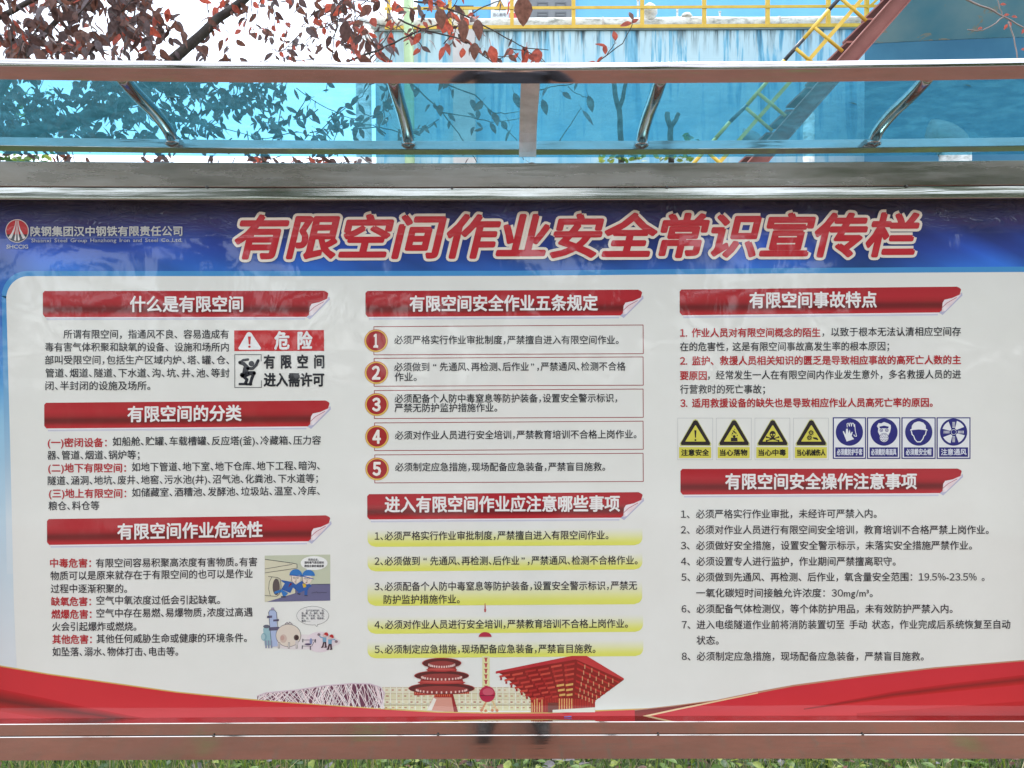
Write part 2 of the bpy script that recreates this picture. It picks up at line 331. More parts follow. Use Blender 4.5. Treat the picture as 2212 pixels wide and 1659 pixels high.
TITLE = '有限空间作业安全常识宣传栏'
BAN = [('什么是有限空间', 282, 525, 657.6, 657.6, 93, 709.5, 628.6, 628.2, 685, 684.5),
       ('有限空间的分类', 277, 521.5, 895.4, 892.7, 96, 712, 870, 865, 925.5, 921),
       ('有限空间作业危险性', 255, 567, 1149, 1143.7, 102, 713.5, 1121, 1113, 1177, 1169),
       ('有限空间安全作业五条规定', 885.8, 1290.6, 656.8, 654.6, 789.6, 1387, 628.6, 625.8, 684.6, 681.5),
       ('进入有限空间作业应注意哪些事项', 832, 1338, 1090.4, 1088, 793.4, 1388, 1067.3, 1063, 1122, 1118),
       ('有限空间事故特点', 1619, 1892.7, 649.4, 648, 1468, 2075.6, 625.4, 619.3, 681, 675),
       ('有限空间安全操作注意事项', 1567, 1979, 1040.6, 1040, 1469.7, 2077, 1012.8, 1012, 1068.5, 1065)]
COMP, COMP_EN, ACR = '陕钢集团汉中钢铁有限责任公司', 'Shaanxi Steel Group Hanzhong Iron and Steel Co.,Ltd.', 'SHCCIG'
BUB1 = ['先别过去，', '测完毒气是否超标', '跟我去拿防毒面罩']
BUB2 = ['生产区域内炉、塔、', '釜、罐、仓、槽车、管道、', '烟道、下水道、沟、坑、', '井、池、涵洞、烟囱等，', '都是——']
chars = set(''.join(t[0] for t in TEXTS) + ''.join(b[0] for b in BAN) + TITLE + COMP + COMP_EN + ACR + SIGNS_TXT + '危险进入需许可国当心触电12345' + ''.join(BUB1 + BUB2))
chars |= set('０１２３４５６７８９％'); chars.discard(' ')
GLY = {}
def load_glyphs():
    tmp = {}
    for ch in sorted(chars):
        c = bpy.data.curves.new('g', 'FONT'); c.body = ch; c.resolution_u = 2; c.dimensions = '2D'
        o = bpy.data.objects.new('g', c); COL.objects.link(o); tmp[ch] = o
    dg = bpy.context.evaluated_depsgraph_get(); dg.update()
    for ch, o in tmp.items():
        me = bpy.data.meshes.new_from_object(o.evaluated_get(dg))
        vs = [(v.co.x, v.co.y) for v in me.vertices]; fs = [tuple(p.vertices) for p in me.polygons]
        # merge doubled vertices so that the outline can be told from the inner edges
        key = {}; rm = []; nv = []
        for x, y in vs:
            k = (round(x, 4), round(y, 4))
            if k not in key: key[k] = len(nv); nv.append((x, y))
            rm.append(key[k])
        fs2 = []; cnt = {}
        for f in fs:
            g = [rm[i] for i in f]; g = [a for i, a in enumerate(g) if a != g[i - 1]]
            if len(g) < 3: continue
            fs2.append(g)
            for i in range(len(g)):
                e = tuple(sorted((g[i], g[i - 1]))); cnt[e] = cnt.get(e, 0) + 1
        xs = [v[0] for v in nv] or [0]; ys = [v[1] for v in nv] or [0]
        GLY[ch] = (nv, fs2, [e for e, n in cnt.items() if n == 1], min(xs), max(xs), min(ys), max(ys))
        bpy.data.meshes.remove(me); c = o.data; bpy.data.objects.remove(o); bpy.data.curves.remove(c)
load_glyphs()
for _d in '0123456789%': GLY[_d] = GLY[chr(ord(_d) + 0xFEE0)]
_k = GLY['国']; CJ_C, CJ_H = (_k[5] + _k[6]) / 2, (_k[6] - _k[5]) * 1.06
PUN = '，、。；：'
def adv(ch, p):
    if ch == ' ': return .45
    o = ord(ch)
    if ch in PUN: return p
    if ch == '“': return 1.05 if p < .9 else 1
    if ch == '”': return .75 if p < .9 else 1
    if o > 0x2000: return 1.0
    g = GLY[ch]; return g[4] - g[3] + (.09 if o < 0x2000 else 0)

class Pr:
    """flat print that lies on the poster; every mark sits a little above the one below"""
    def __init__(s): s.v = []; s.f = []; s.c = []; s.j = 0
    def put(s, pts, faces, cols, k):
        b = len(s.v)
        for x, y in pts:
            q = P(x, y, 0); s.v.append((q.x, -.0003 * k, q.z))
        s.f += [tuple(i + b for i in f) for f in faces]; s.c += cols
    def poly(s, pts, col, k=3):
        if isinstance(col[0], (tuple, list)): cs = [lin(c) for c in col]
        else: cs = [lin(col)] * len(pts)
        s.put(pts, [tuple(range(len(pts)))], cs, k)
    def rect(s, x0, y0, x1, y1, col, k=3): s.poly([(x0, y0), (x1, y0), (x1, y1), (x0, y1)], col, k)
    def ell(s, cx, cy, rx, ry, col, k=3, n=28, a0=0, a1=360):
        s.poly([(cx + rx * math.cos(R(a0 + (a1 - a0) * i / n)), cy + ry * math.sin(R(a0 + (a1 - a0) * i / n))) for i in range(n if a1 - a0 == 360 else n + 1)], col, k)
    def line(s, pts, wd, col, k=4, close=False):
        pts = list(pts) + ([pts[0]] if close else [])
        for a, b in zip(pts, pts[1:]):
            s.j = (s.j + 1) % 9; dx, dy = b[0] - a[0], b[1] - a[1]; l = math.hypot(dx, dy) or 1; ux, uy = dx / l * wd / 2, dy / l * wd / 2
            e = .35; s.poly([(a[0] - uy - ux * e, a[1] + ux - uy * e), (a[0] + uy - ux * e, a[1] - ux - uy * e), (b[0] + uy + ux * e, b[1] - ux + uy * e), (b[0] - uy + ux * e, b[1] + ux + uy * e)], col, k + s.j * .05)
    def strip(s, tops, bots, ct, cb, k=3):
        for i in range(len(tops) - 1): s.poly([tops[i], tops[i + 1], bots[i + 1], bots[i]], [ct, ct, cb, cb], k)
    def text(s, txt, x0, x1, y0, y1, h, col, bold=0, p=1.0, k=6, shear=0, outline=None, ink_h=None):
        X = 0; cells = []
        for ch in txt:
            a = adv(ch, p)
            if ch != ' ':
                g = GLY[ch]; o = ord(ch)
                off = -g[3] + .04 if o < 0x2000 else 0
                if ch in '“”': off = a / 2 - (g[3] + g[4]) / 2
                cells.append((ch, X + off))
            X += a
        lo = min(c + GLY[ch][3] for ch, c in cells); hi = max(c + GLY[ch][4] for ch, c in cells)
        sx = (x1 - x0) / (hi - lo); sy = h / CJ_H; cc = CJ_C
        if ink_h:
            ys0 = min(GLY[ch][5] for ch, c in cells); ys1 = max(GLY[ch][6] for ch, c in cells); sy = h / (ys1 - ys0); cc = (ys0 + ys1) / 2
        def m(u, v):
            t = (u - lo) / (hi - lo); return (x0 + (u - lo) * sx + (v - cc) * shear * sy, y0 + (y1 - y0) * t - (v - cc) * sy)
        C = lin(col)
        def strokes(bw, C, k, n):
            for ch, c in cells:
                g = GLY[ch]
                pts = [(u + c, v) for u, v in g[0]]
                seen = set()
                for a, b in g[2]:
                    s.j = (s.j + 1) % 67; kk = k + s.j * .012
                    A, B = m(*pts[a]), m(*pts[b]); dx, dy = B[0] - A[0], B[1] - A[1]; l = math.hypot(dx, dy)
                    if l < .02: continue
                    ux, uy = dx / l * bw, dy / l * bw
                    s.put([(A[0] - uy, A[1] + ux), (A[0] + uy, A[1] - ux), (B[0] + uy, B[1] - ux), (B[0] - uy, B[1] + ux)], [(0, 1, 2, 3)], [C] * 4, kk)
                    if n and a not in seen:
                        seen.add(a); s.put([(A[0] + bw * math.cos(2 * math.pi * q / n), A[1] + bw * math.sin(2 * math.pi * q / n)) for q in range(n)], [tuple(range(n))], [C] * n, kk + .806)
        if outline: strokes(outline[0], lin(outline[1]), k - 3.6, 10)
        if bold: strokes(bold, C, k - 1.75, 0 if bold < .6 else 6)
        for ch, c in cells:
            g = GLY[ch]; s.put([m(u + c, v) for u, v in g[0]], g[1], [C] * len(g[0]), k)
    def build(s, name, parent, label=None):
        me = bpy.data.meshes.new(name); me.from_pydata(s.v, [], s.f); me.materials.append(M_PRINT)
        a = me.color_attributes.new('ink', 'FLOAT_COLOR', 'POINT')
        a.data.foreach_set('color', [x for c in s.c for x in (*c, 1.0)])
        o = bpy.data.objects.new(name, me); COL.objects.link(o); o.parent = parent
        if label: o['label'] = label
        return o

DK, RD, CR, WH = (38, 38, 48), (188, 38, 46), (240, 232, 215), (238, 238, 234)
# ---- sheet background: blue gradient, light-blue line, off-white field
bg = Pr(); X0, X1 = -70, 2300
def hdr_c(y):
    st = [(425, (26, 26, 66)), (480, (34, 38, 100)), (540, (40, 66, 150)), (592, (46, 104, 186)), (700, (50, 110, 190)), (800, (70, 150, 214)), (900, (150, 200, 228)), (1100, (190, 216, 228)), (1380, (222, 226, 226)), (1580, (225, 228, 228))]
    for (a, ca), (b, cb) in zip(st, st[1:]):
        if y <= b: t = max(0, (y - a) / (b - a)); return tuple(ca[i] + (cb[i] - ca[i]) * t for i in range(3))
    return st[-1][1]
yy = [418, 440, 460, 480, 500, 520, 540, 560, 580, 600, 650, 700, 750, 800, 850, 900, 1000, 1100, 1200, 1300, 1400, 1500, 1570]
nx = 60
for a, b in zip(yy, yy[1:]):
    for i in range(nx):
        xa, xb = X0 + (X1 - X0) * i / nx, X0 + (X1 - X0) * (i + 1) / nx
        def cc(x, y):
            c = hdr_c(y)
            if y < 600:
                n = noise.noise(Vector((x * .004, y * .012, 3))) + .5 * noise.noise(Vector((x * .012 - y * .02, y * .01, 7)))
                c = tuple(max(0, q * (1 + .35 * n)) + (18 * max(0, n) if j > 0 else 0) for j, q in enumerate(c))
            return c
        bg.poly([(xa, a), (xb, a), (xb, b), (xa, b)], [cc(xa, a), cc(xb, a), cc(xb, b), cc(xa, b)], 0)
POSTER = bg.build('poster', BOARD, 'printed safety poster with blue header, white field and red ribbon foot')
def field(x_l, y_t, yr, rad, col, k):
    p = Pr(); c = []
    for i in range(13):
        a = R(180 + 90 * i / 12); c.append((x_l[0] + rad + rad * math.cos(a), y_t + rad + rad * math.sin(a)))
    c += [(700, y_t), (1106, y_t - .5), (1700, (y_t + yr) / 2 - 1), (2300, yr), (2300, 1570), (x_l[1] + 12, 1570), (x_l[1], 1300), ((x_l[0] + x_l[1]) / 2, 950)]
    p.poly(c, col, k); return p
p = Pr(); oc, ic = [], []
for i in range(13):
    a = R(180 + 90 * i / 12); oc.append((59 + 55 * math.cos(a), 640.5 + 55 * math.sin(a))); ic.append((63 + 48 * math.cos(a), 645 + 48 * math.sin(a)))
oc += [(700, 585.5), (1106, 585), (1700, 579), (2300, 575.5)]; ic += [(700, 598), (1106, 597.5), (1700, 592), (2300, 588.5)]
p.strip(oc, ic, (70, 146, 202), (70, 146, 202), 1)
for ya, yb in zip(range(640, 1240, 40), range(680, 1280, 40)):
    def bc(y): t = max(0, min(1, (y - 700) / 420)); return tuple(u + (v - u) * t for u, v in zip((70, 146, 202), (212, 224, 228)))
    def bx(y): return 4 + (y - 640) * .018
    p.poly([(bx(ya), ya), (bx(ya) + 16, ya), (bx(yb) + 16, yb), (bx(yb), yb)], [bc(ya), bc(ya), bc(yb), bc(yb)], 1)
p.build('light_blue_border', POSTER)
field((14, 30), 596.5, 587, 48, (232, 231, 221), 2).build('white_field', POSTER)

# ---- red ribbons at the foot
p = Pr()
cu = [(-70, 1428), (0, 1439.5), (104, 1457), (243, 1476.5), (382, 1496), (521, 1510), (590, 1516), (707, 1524), (826, 1532), (945, 1539), (1064, 1541), (1183, 1540.5), (1302, 1535.5), (1371, 1533)]
BT = 1572
p.strip([(x, y - 2.6) for x, y in cu] + [(1440, 1528)], [(x, BT) for x, y in cu] + [(1440, BT)], (214, 176, 96), (214, 176, 96), 3)
p.strip(cu, [(x, BT) for x, y in cu], (206, 44, 52), (212, 50, 56), 3.5)
cr = [(1371, 1534.6), (1459, 1525), (1546, 1513.7), (1637, 1495), (1713, 1481), (1865, 1460.5), (2017, 1443), (2212, 1427), (2300, 1421)]
p.strip([(x, y - 2) for x, y in cr], [(x, BT) for x, y in cr], (196, 140, 110), (196, 140, 110), 3.1)
p.strip(cr[:3], [(x, y + 26) for x, y in cr[:3]], (120, 30, 24), (170, 36, 32), 3.6)
st = [(1300, 1571), (1371, 1552), (1459, 1533), (1546, 1515.5), (1637, 1497), (1713, 1482.5), (1865, 1461.8), (2017, 1444), (2212, 1428), (2300, 1422)]
p.strip(st, [(x, BT) for x, y in st], (206, 42, 54), (214, 44, 46), 3.9)
p.strip([(x, y - 2.4) for x, y in st[:5]], [(x, y + 1.4 - .2 * i) for i, (x, y) in enumerate(st[:5])], (236, 196, 150), (240, 206, 160), 4.2)
fl = [(-70, 1470, 1500, 1545), (0, 1488, 1512, 1536), (100, 1508, 1528, 1552), (180, 1526, 1540, 1562), (280, 1545, 1555, 1566), (350, 1556, 1562, 1569)]
p.strip([(x, a) for x, a, b, c in fl], [(x, b) for x, a, b, c in fl], (200, 30, 38), (116, 32, 30), 4)
p.strip([(x, b) for x, a, b, c in fl], [(x, c) for x, a, b, c in fl], (116, 32, 30), (206, 34, 36), 4.05)
fr_ = [(1736, 1530, 1531, 1533), (1830, 1512, 1516, 1521), (1930, 1493, 1500, 1507), (2060, 1475, 1484, 1493), (2212, 1457, 1467, 1478), (2300, 1450, 1460, 1472)]
p.strip([(x, a) for x, a, b, c in fr_], [(x, b) for x, a, b, c in fr_], (198, 30, 38), (140, 26, 26), 4.3)
p.strip([(x, b) for x, a, b, c in fr_], [(x, c) for x, a, b, c in fr_], (140, 26, 26), (204, 32, 32), 4.35)
p.strip([(1850, 1540), (2030, 1528), (2212, 1514), (2300, 1508)], [(1850, 1562), (2030, 1562), (2212, 1562), (2300, 1562)], (200, 31, 36), (150, 28, 28), 4.4)
p.build('red_ribbon', POSTER, 'red and gold ribbon print sweeping along the poster foot')

# ---- section banners
def banner(txt, tx0, tx1, ty0, ty1, xl, xr, tl, tr, bl, br):
    p = Pr(); W = xr - xl
    def Y(x, t): u = (x - xl) / W; return (tl + (tr - tl) * u) * (1 - t) + (bl + (br - bl) * u) * t
    def Lx(t): return xl + (4 * (1 - t / .08) if t < .08 else 5 * ((t - .9) / .1) if t > .9 else 0)
    def Rx(t): return xr - (9 * (1 - t / .12) ** 2 if t < .12 else 3 * ((t - .12) / .18) if t < .3 else 3 + 44 * ((t - .3) / .7) ** 1.0)
    for i in range(6):     # soft print shade under the banner
        p.poly([(xl + 8, Y(xl, 1) + i * 1.1), (xr - 50, Y(xr - 50, 1) + i * 1.1), (xr - 50, Y(xr - 50, 1) + i * 1.1 + 1.1), (xl + 8, Y(xl, 1) + i * 1.1 + 1.1)], tuple(int(a + (230 - a) * (i + 1) / 7) for a in (160, 158, 185)), 2.5)
    p.poly([(xl + 4, Y(xl, 1) - 1), (xr - 48, Y(xr - 48, 1) - 1), (xr - 48, Y(xr - 48, 1) + 3), (xl + 9, Y(xl, 1) + 3)], (240, 232, 232), 2.8)
    p.poly([(xr - 48, Y(xr, 1)), (xr + 2, Y(xr, .22)), (xr + 3, Y(xr, .34)), (xr - 40, Y(xr, 1.1))], (188, 186, 206), 2.6)
    cs = [(0, (176, 36, 44)), (.35, (180, 38, 46)), (.52, (164, 34, 40)), (.68, (112, 26, 28)), (.78, (124, 28, 30)), (.88, (170, 34, 40)), (.94, (188, 40, 46)), (1, (182, 36, 42))]
    ts = [i / 25 for i in range(26)]
    def cg(t):
        for (a, ca), (b, cb) in zip(cs, cs[1:]):
            if t <= b: q = (t - a) / (b - a); return tuple(ca[i] + (cb[i] - ca[i]) * q for i in range(3))
    for a, b in zip(ts, ts[1:]):
        p.poly([(Lx(a), Y(xl, a)), (Rx(a), Y(xr, a)), (Rx(b), Y(xr, b)), (Lx(b), Y(xl, b))], [cg(a), cg(a), cg(b), cg(b)], 3.2)
    c = lambda dx, t: (xr - dx, Y(xr - dx, t))
    p.poly([c(42, .98), c(40, .62), c(36, .5), c(20, .44), c(3, .3), c(1, .24), c(0, .3), c(8, .46), c(22, .72), c(34, .93)],
           [(225, 200, 200), (240, 225, 225), (236, 220, 220), (240, 230, 230), (205, 140, 140), (220, 180, 180), (238, 225, 225), (244, 236, 236), (230, 205, 205), (244, 236, 236)], 3.9)
    p.line([c(41, .8), c(30, .62), c(10, .42)], 1.6, (196, 130, 134), 4.3)
    p.build('section_banner', POSTER, 'red banner with curled corner reading ' + txt)
    q = Pr(); q.text(txt, tx0, tx1, ty0, ty1, 34, (243, 238, 232), bold=.95, k=6.5); q.build('banner_lettering', POSTER)
for b in BAN: banner(*b)

# ---- title, company name, emblem
p = Pr(); p.text(TITLE, 512, 1980, 514.5, 509.5, 92, (196, 40, 50), bold=3.4, k=8, shear=.24, outline=(9.2, (238, 226, 208)))
p.build('title_lettering', POSTER, 'large slanted red title lettering with cream outline')
p = Pr(); p.text(COMP, 67, 394, 500.6, 499.6, 21, (205, 205, 200), bold=.55, k=6)
p.text(COMP_EN, 68.7, 394, 521, 520, 10.5, (190, 192, 196), bold=.12, k=6, ink_h=1); p.text(ACR, 15, 61.5, 533, 533, 8.2, (205, 205, 205), bold=.2, k=6, ink_h=1)
p.build('company_lettering', POSTER)
p = Pr(); p.ell(37.5, 499, 25.3, 25.3, (215, 205, 200), 3, 40); p.ell(37.5, 499, 23.6, 23.6, (186, 44, 50), 3.6, 40)
p.ell(37.5, 499, 23.6, 23.6, (52, 54, 60), 4, 24, 18, 162)
for a0, a1, c in ((-9, -6, 0), (-3, -1, 0), (1, 3, 0), (6, 9, 0)):
    e0, e1 = a0 * 2.1, a1 * 2.1
    pts = [(37.5 + a0 * .35, 476.5), (37.5 + a1 * .35, 476.5)]
    for t in (.3, .55, .8, 1): pts.append((37.5 + a1 * .35 + (e1 - a1 * .35) * t ** 1.9, 476.5 + 45 * t * (1 - .02 * abs(a1))))
    for t in (1, .8, .55, .3): pts.append((37.5 + a0 * .35 + (e0 - a0 * .35) * t ** 1.9, 476.5 + 45 * t * (1 - .02 * abs(a0))))
    p.poly(pts, (222, 214, 210), 4.6)
p.build('company_emblem', POSTER, 'round red emblem with pale rays above dark ground')

# ---- danger notice
p = Pr(); p.poly([(506, 713.7), (700, 713), (700.3, 758), (506.4, 758.5)], (196, 36, 42), 3)
p.poly([(538, 717), (543, 719), (564.5, 752), (562, 755.5), (517, 755.5), (515, 752), (534, 719)], WH, 3.6)
p.poly([(536, 727), (542.5, 727), (541, 744), (537.8, 744)], (196, 36, 42), 4.2); p.ell(539.2, 749, 2.7, 2.7, (196, 36, 42), 4.2, 14)
p.text('危 险', 594, 674, 736.6, 736.2, 38, WH, bold=1.3, k=6)
p.line([(507.5, 766), (507.5, 837.5)], 1.2, DK); p.line([(507.5, 837), (565, 837)], 1.2, DK); p.line([(507.5, 766), (564.5, 766)], 1.2, DK); p.line([(564.5, 766), (564.5, 780)], 1.2, DK); p.line([(565, 822), (565, 837)], 1.2, DK)
p.ell(543.5, 785.5, 6, 6, DK, 4, 18)
for pts, wd in (([(519, 783), (526, 778), (536, 776.5)], 5.5), ([(519, 783), (527, 786), (536, 795), (528, 806), (524, 812)], 8), ([(536, 796), (546, 796), (553, 789), (558, 779)], 6.5),
                ([(523, 810), (535, 806), (549, 806)], 9), ([(549, 806), (544, 818), (541, 830)], 6.5), ([(525, 812), (534, 820), (530, 829)], 6.5), ([(518, 829.5), (532, 829.5)], 5), ([(533, 830), (543, 830)], 5), ([(530, 796), (527, 812), (540, 806)], 9)):
    p.line(pts, wd, DK, 4)
    for q in pts: p.ell(q[0], q[1], wd / 2, wd / 2, DK, 4.5, 10)
p.text('有 限 空 间', 571, 700, 782, 781.6, 29, (36, 36, 44), bold=1.0, k=6); p.text('进入需许可', 571, 700, 821, 820.6, 29, (36, 36, 44), bold=1.0, k=6)
p.build('danger_notice', POSTER, 'red and white danger notice with crouching figure symbol')

# ---- five numbered rules
for i, (tl, tr, bl, br, cx, cy) in enumerate(((705.7, 702, 766.4, 764, 812.5, 736.2), (774, 771, 834.3, 832, 813.2, 805), (843.5, 840.4, 904, 901.4, 813.9, 873.8), (913.5, 909.7, 973.2, 970.4, 814.4, 943.4), (982.6, 979, 1043, 1039.9, 814.8, 1012.8))):
    p = Pr(); xl = 807.8 + .5 * i; p.line([(xl, tl), (1389, tr), (1389.5, br), (xl, bl)], 1.5, (158, 44, 48), 3, True); p.build('rule_box', POSTER)
    p = Pr(); p.ell(cx, cy, 25.4, 24.6, (200, 70, 50), 4.2, 36); p.ell(cx, cy + .4, 24.6, 23.8, (226, 190, 90), 4.6, 36); p.ell(cx, cy, 21.6, 21.2, (166, 36, 40), 5, 36)
    g_ = GLY['12345'[i]]; wd = 15.5 if i else 7.5
    p.text('12345'[i], cx - wd / 2 - .5, cx + wd / 2 - .5, cy, cy, 27.5, (245, 236, 226), bold=1.5, k=7.3, ink_h=1)
    p.build('number_badge', POSTER)

# ---- yellow highlight strips
for yt, bl, br, xr_ in ((1142, 1181, 1177.5, 1387.5), (1197, 1234, 1230, 1387.5), (1258, 1308.6, 1305, 1387), (1330, 1369, 1364.6, 1389), (1384, 1421.7, 1417, 1389.5)):
    p = Pr(); n = 14
    for i in range(n):
        ta, tb = i / n, (i + 1) / n
        def row(t):
            h = bl - yt; dy = (1 - t) * h; r = 17
            ins = r - math.sqrt(max(0, r * r - (r - dy) ** 2)) if dy < r else 0
            xa, xb = 794 + ins, xr_ - ins
            return (xa, yt + h * t), (xb, yt + h * t + (br - bl))
        def c_(t):
            f = min(1, t * 1.2) ** 1.5; return tuple(a + (b - a) * f for a, b in zip((232, 231, 221), (226, 226, 104)))
        (a0, a1), (b0, b1) = row(ta), row(tb); p.poly([a0, a1, b1, b0], [c_(ta), c_(ta), c_(tb), c_(tb)], 3)
    p.build('highlight_strip', POSTER)

# ---- pictogram signs
def S(X, Yv): return (1448.3 + .29762 * X, 894.2 + .29762 * Yv)
def sp(p, pts, col, k): p.poly([S(*q) for q in pts], col, k)
def sl_(p, pts, w_, col, k): p.line([S(*q) for q in pts], w_ * .29762, col, k)
def se(p, x, y, r, col, k, n=24, ry=None): c = S(x, y); p.ell(c[0], c[1], r * .29762, (ry or r) * .29762, col, k, n)
YL, BK, BL = (218, 208, 84), (44, 34, 38), (44, 42, 118)
def rtri(o, x0, x1, yt, yb, r):
    cx = (x0 + x1) / 2 + o; return [(cx - r, yt + r * .3), (cx, yt - r * .1), (cx + r, yt + r * .3), (x1 + o, yb - r * 1.1), (x1 + o - r * .3, yb), (x0 + o + r * .3, yb), (x0 + o, yb - r * 1.1)]
for i, tx in enumerate(('注意安全', '当心落物', '当心中毒', '当心机械伤人')):
    o = 280 * i; p = Pr(); sl_(p, [(52 + o, 30), (306 + o, 30), (306 + o, 332), (52 + o, 332)], 3, (196, 196, 192), 3); p.f and None
    p.line([S(306 + o, 332), S(52 + o, 332), S(52 + o, 30)], .8, (196, 196, 192), 3)
    sp(p, rtri(o, 66, 296, 38, 232, 14), (206, 204, 130), 3); sp(p, rtri(o, 74, 288, 46, 226, 14), BK, 3.6); sp(p, rtri(o, 108, 254, 82, 200, 3), YL, 4.2)
    sp(p, [(62 + o, 240), (294 + o, 240), (294 + o, 320), (62 + o, 320)], YL, 3.4)
    x = 181 + o
    if i == 0: sp(p, [(x - 9, 118), (x + 7, 118), (x + 3, 172), (x - 4, 172)], BK, 4.8); se(p, x - 1, 189, 7, BK, 4.8)
    if i == 1:
        sp(p, [(x - 23, 172), (x + 23, 172), (x + 25, 198), (x - 25, 198)], BK, 4.8); se(p, x, 163, 10, BK, 4.8)
        for dx, dy, r in ((0, 130, 8), (4, 112, 4), (-12, 140, 6), (12, 138, 6), (-8, 122, 4), (22, 155, 5), (-16, 152, 4)): sp(p, [(x + dx - r, dy), (x + dx, dy - r * 1.4), (x + dx + r, dy + 2), (x + dx + 1, dy + r * 1.3)], BK, 4.8)
    if i == 2:
        se(p, x - 1, 146, 22, BK, 4.8, 20, 24); sp(p, [(x - 13, 160), (x + 12, 160), (x + 10, 180), (x - 11, 180)], BK, 4.9)
        se(p, x - 10, 150, 6, YL, 5.3, 12); se(p, x + 9, 150, 6, YL, 5.3, 12); sp(p, [(x - 3, 162), (x, 157), (x + 3, 162)], YL, 5.3)
        sl_(p, [(x - 44, 168), (x + 42, 194)], 8, BK, 4.7); sl_(p, [(x + 42, 168), (x - 44, 194)], 8, BK, 4.7)
        for dx, dy in ((-44, 168), (42, 194), (42, 168), (-44, 194)): se(p, x + dx, dy, 7, BK, 4.8, 10)
    if i == 3:
        for gx, gy, gr in ((x - 2, 136, 15), (x - 14, 172, 14)):
            for a in range(10): sl_(p, [(gx, gy), (gx + (gr + 5) * math.cos(a * .628), gy + (gr + 5) * math.sin(a * .628))], 5, BK, 4.8)
            se(p, gx, gy, gr, BK, 5.0); se(p, gx, gy, gr * .55, YL, 5.4, 14); se(p, gx, gy, gr * .3, BK, 5.8, 10)
        sp(p, [(x + 10, 168), (x + 38, 170), (x + 50, 182), (x + 48, 190), (x + 14, 180)], BK, 4.9)
    a, b = ((78, 278), (358, 556), (638, 836), (918, 1122))[i]
    p.text(tx, S(a, 0)[0], S(b, 0)[0], S(0, 281)[1], S(0, 280)[1], 13.6, (40, 36, 34), bold=.5, k=6)
    p.build('warning_pictogram', POSTER, ('yellow triangle with exclamation mark', 'yellow triangle with falling objects', 'yellow triangle with skull and crossbones', 'yellow triangle with gears and hand')[i])
LW = (232, 232, 230)
for i, (x0, x1, cx, tx, a, b) in enumerate(((1177, 1418, 1297, '必须戴防护手套', 1207, 1390), (1425, 1667, 1548, '必须戴防毒面具', 1455, 1637), (1675, 1923, 1800, '必须戴安全帽', 1707, 1890), (1930, 2176, 2053, '注意通风', 1962, 2145))):
    p = Pr(); sp(p, [(x0, 24), (x1, 24), (x1, 326), (x0, 326)], BL, 3); sp(p, [(x0 + 8, 32), (x1 - 8, 32), (x1 - 8, 318), (x0 + 8, 318)], LW, 3.5)
    se(p, cx, 131, 99, BL, 4, 44); sp(p, [(x0 + 18, 242), (x1 - 18, 242), (x1 - 18, 311), (x0 + 18, 311)], BL, 4)
    if i == 0:
        sp(p, [(cx - 48, 128), (cx - 42, 122), (cx - 28, 148), (cx - 24, 108), (cx - 12, 106), (cx - 6, 140), (cx + 2, 112), (cx + 8, 144), (cx + 18, 128), (cx + 24, 132), (cx + 16, 160), (cx + 34, 182), (cx - 20, 200)], LW, 4.6)
        sl_(p, [(cx - 16, 96), (cx - 18, 72), (cx - 8, 66), (cx, 90), (cx + 2, 66), (cx + 12, 66), (cx + 14, 90), (cx + 20, 66), (cx + 30, 68), (cx + 34, 92), (cx + 38, 74), (cx + 42, 120), (cx + 52, 162), (cx + 36, 160), (cx + 32, 150)], 5, LW, 4.6)
    if i == 1:
        sp(p, [(cx - 52, 88), (cx - 40, 66), (cx - 20, 68), (cx, 58), (cx + 30, 68), (cx + 48, 80), (cx + 50, 100), (cx + 44, 130), (cx + 30, 158), (cx - 30, 158), (cx - 44, 130), (cx - 42, 104)], LW, 4.6)
        sp(p, [(cx - 34, 92), (cx, 84), (cx + 34, 92), (cx + 30, 104), (cx - 30, 104)], BL, 5)
        for s_ in (-1, 1): se(p, cx + 20 * s_, 118, 12, BL, 5.1); se(p, cx + 20 * s_, 118, 8, LW, 5.5); se(p, cx + 20 * s_, 118, 4, BL, 5.9)
        se(p, cx, 172, 34, BL, 5.1, 26); se(p, cx, 172, 31, LW, 5.5, 26)
        for q in range(19):
            rr = 0 if q == 0 else 13 if q < 7 else 24; an = q * 1.047 if q < 7 else q * .5236; se(p, cx + rr * math.cos(an), 172 + rr * math.sin(an), 3.6, BL, 5.9, 8)
    if i == 2:
        sp(p, [(cx - 62, 112), (cx - 52, 108), (cx - 50, 84), (cx - 34, 64), (cx - 8, 54), (cx + 8, 54), (cx + 34, 64), (cx + 50, 84), (cx + 52, 108), (cx + 62, 112), (cx + 62, 122), (cx + 40, 116), (cx, 112), (cx - 40, 116), (cx - 62, 122)], LW, 4.6)
        sl_(p, [(cx - 54, 124), (cx - 48, 150), (cx - 38, 158), (cx - 28, 184), (cx - 12, 202), (cx + 12, 202), (cx + 28, 184), (cx + 38, 158), (cx + 48, 150), (cx + 54, 124)], 7, LW, 4.6)
    if i == 3:
        for q in range(4):
            a0 = R(90 * q + 22); fan = [(cx + 26 * math.cos(a0), 131 + 26 * math.sin(a0))] + [(cx + 84 * math.cos(a0 + R(t)), 131 + 84 * math.sin(a0 + R(t))) for t in (-6, 4, 14, 24, 34, 42)] + [(cx + 26 * math.cos(a0 + R(30)), 131 + 26 * math.sin(a0 + R(30)))]
            sp(p, fan, LW, 4.6)
            a1 = R(90 * q); dx, dy = math.cos(a1), math.sin(a1)
            for t in (34, 43, 52, 61, 70): sl_(p, [(cx + dx * t - dy * 9, 131 + dy * t + dx * 9), (cx + dx * t + dy * 9, 131 + dy * t - dx * 9)], 4.5, LW, 4.7)
        se(p, cx, 131, 24, BL, 5.1); se(p, cx, 131, 20, LW, 5.4); se(p, cx, 131, 17, BL, 5.8)
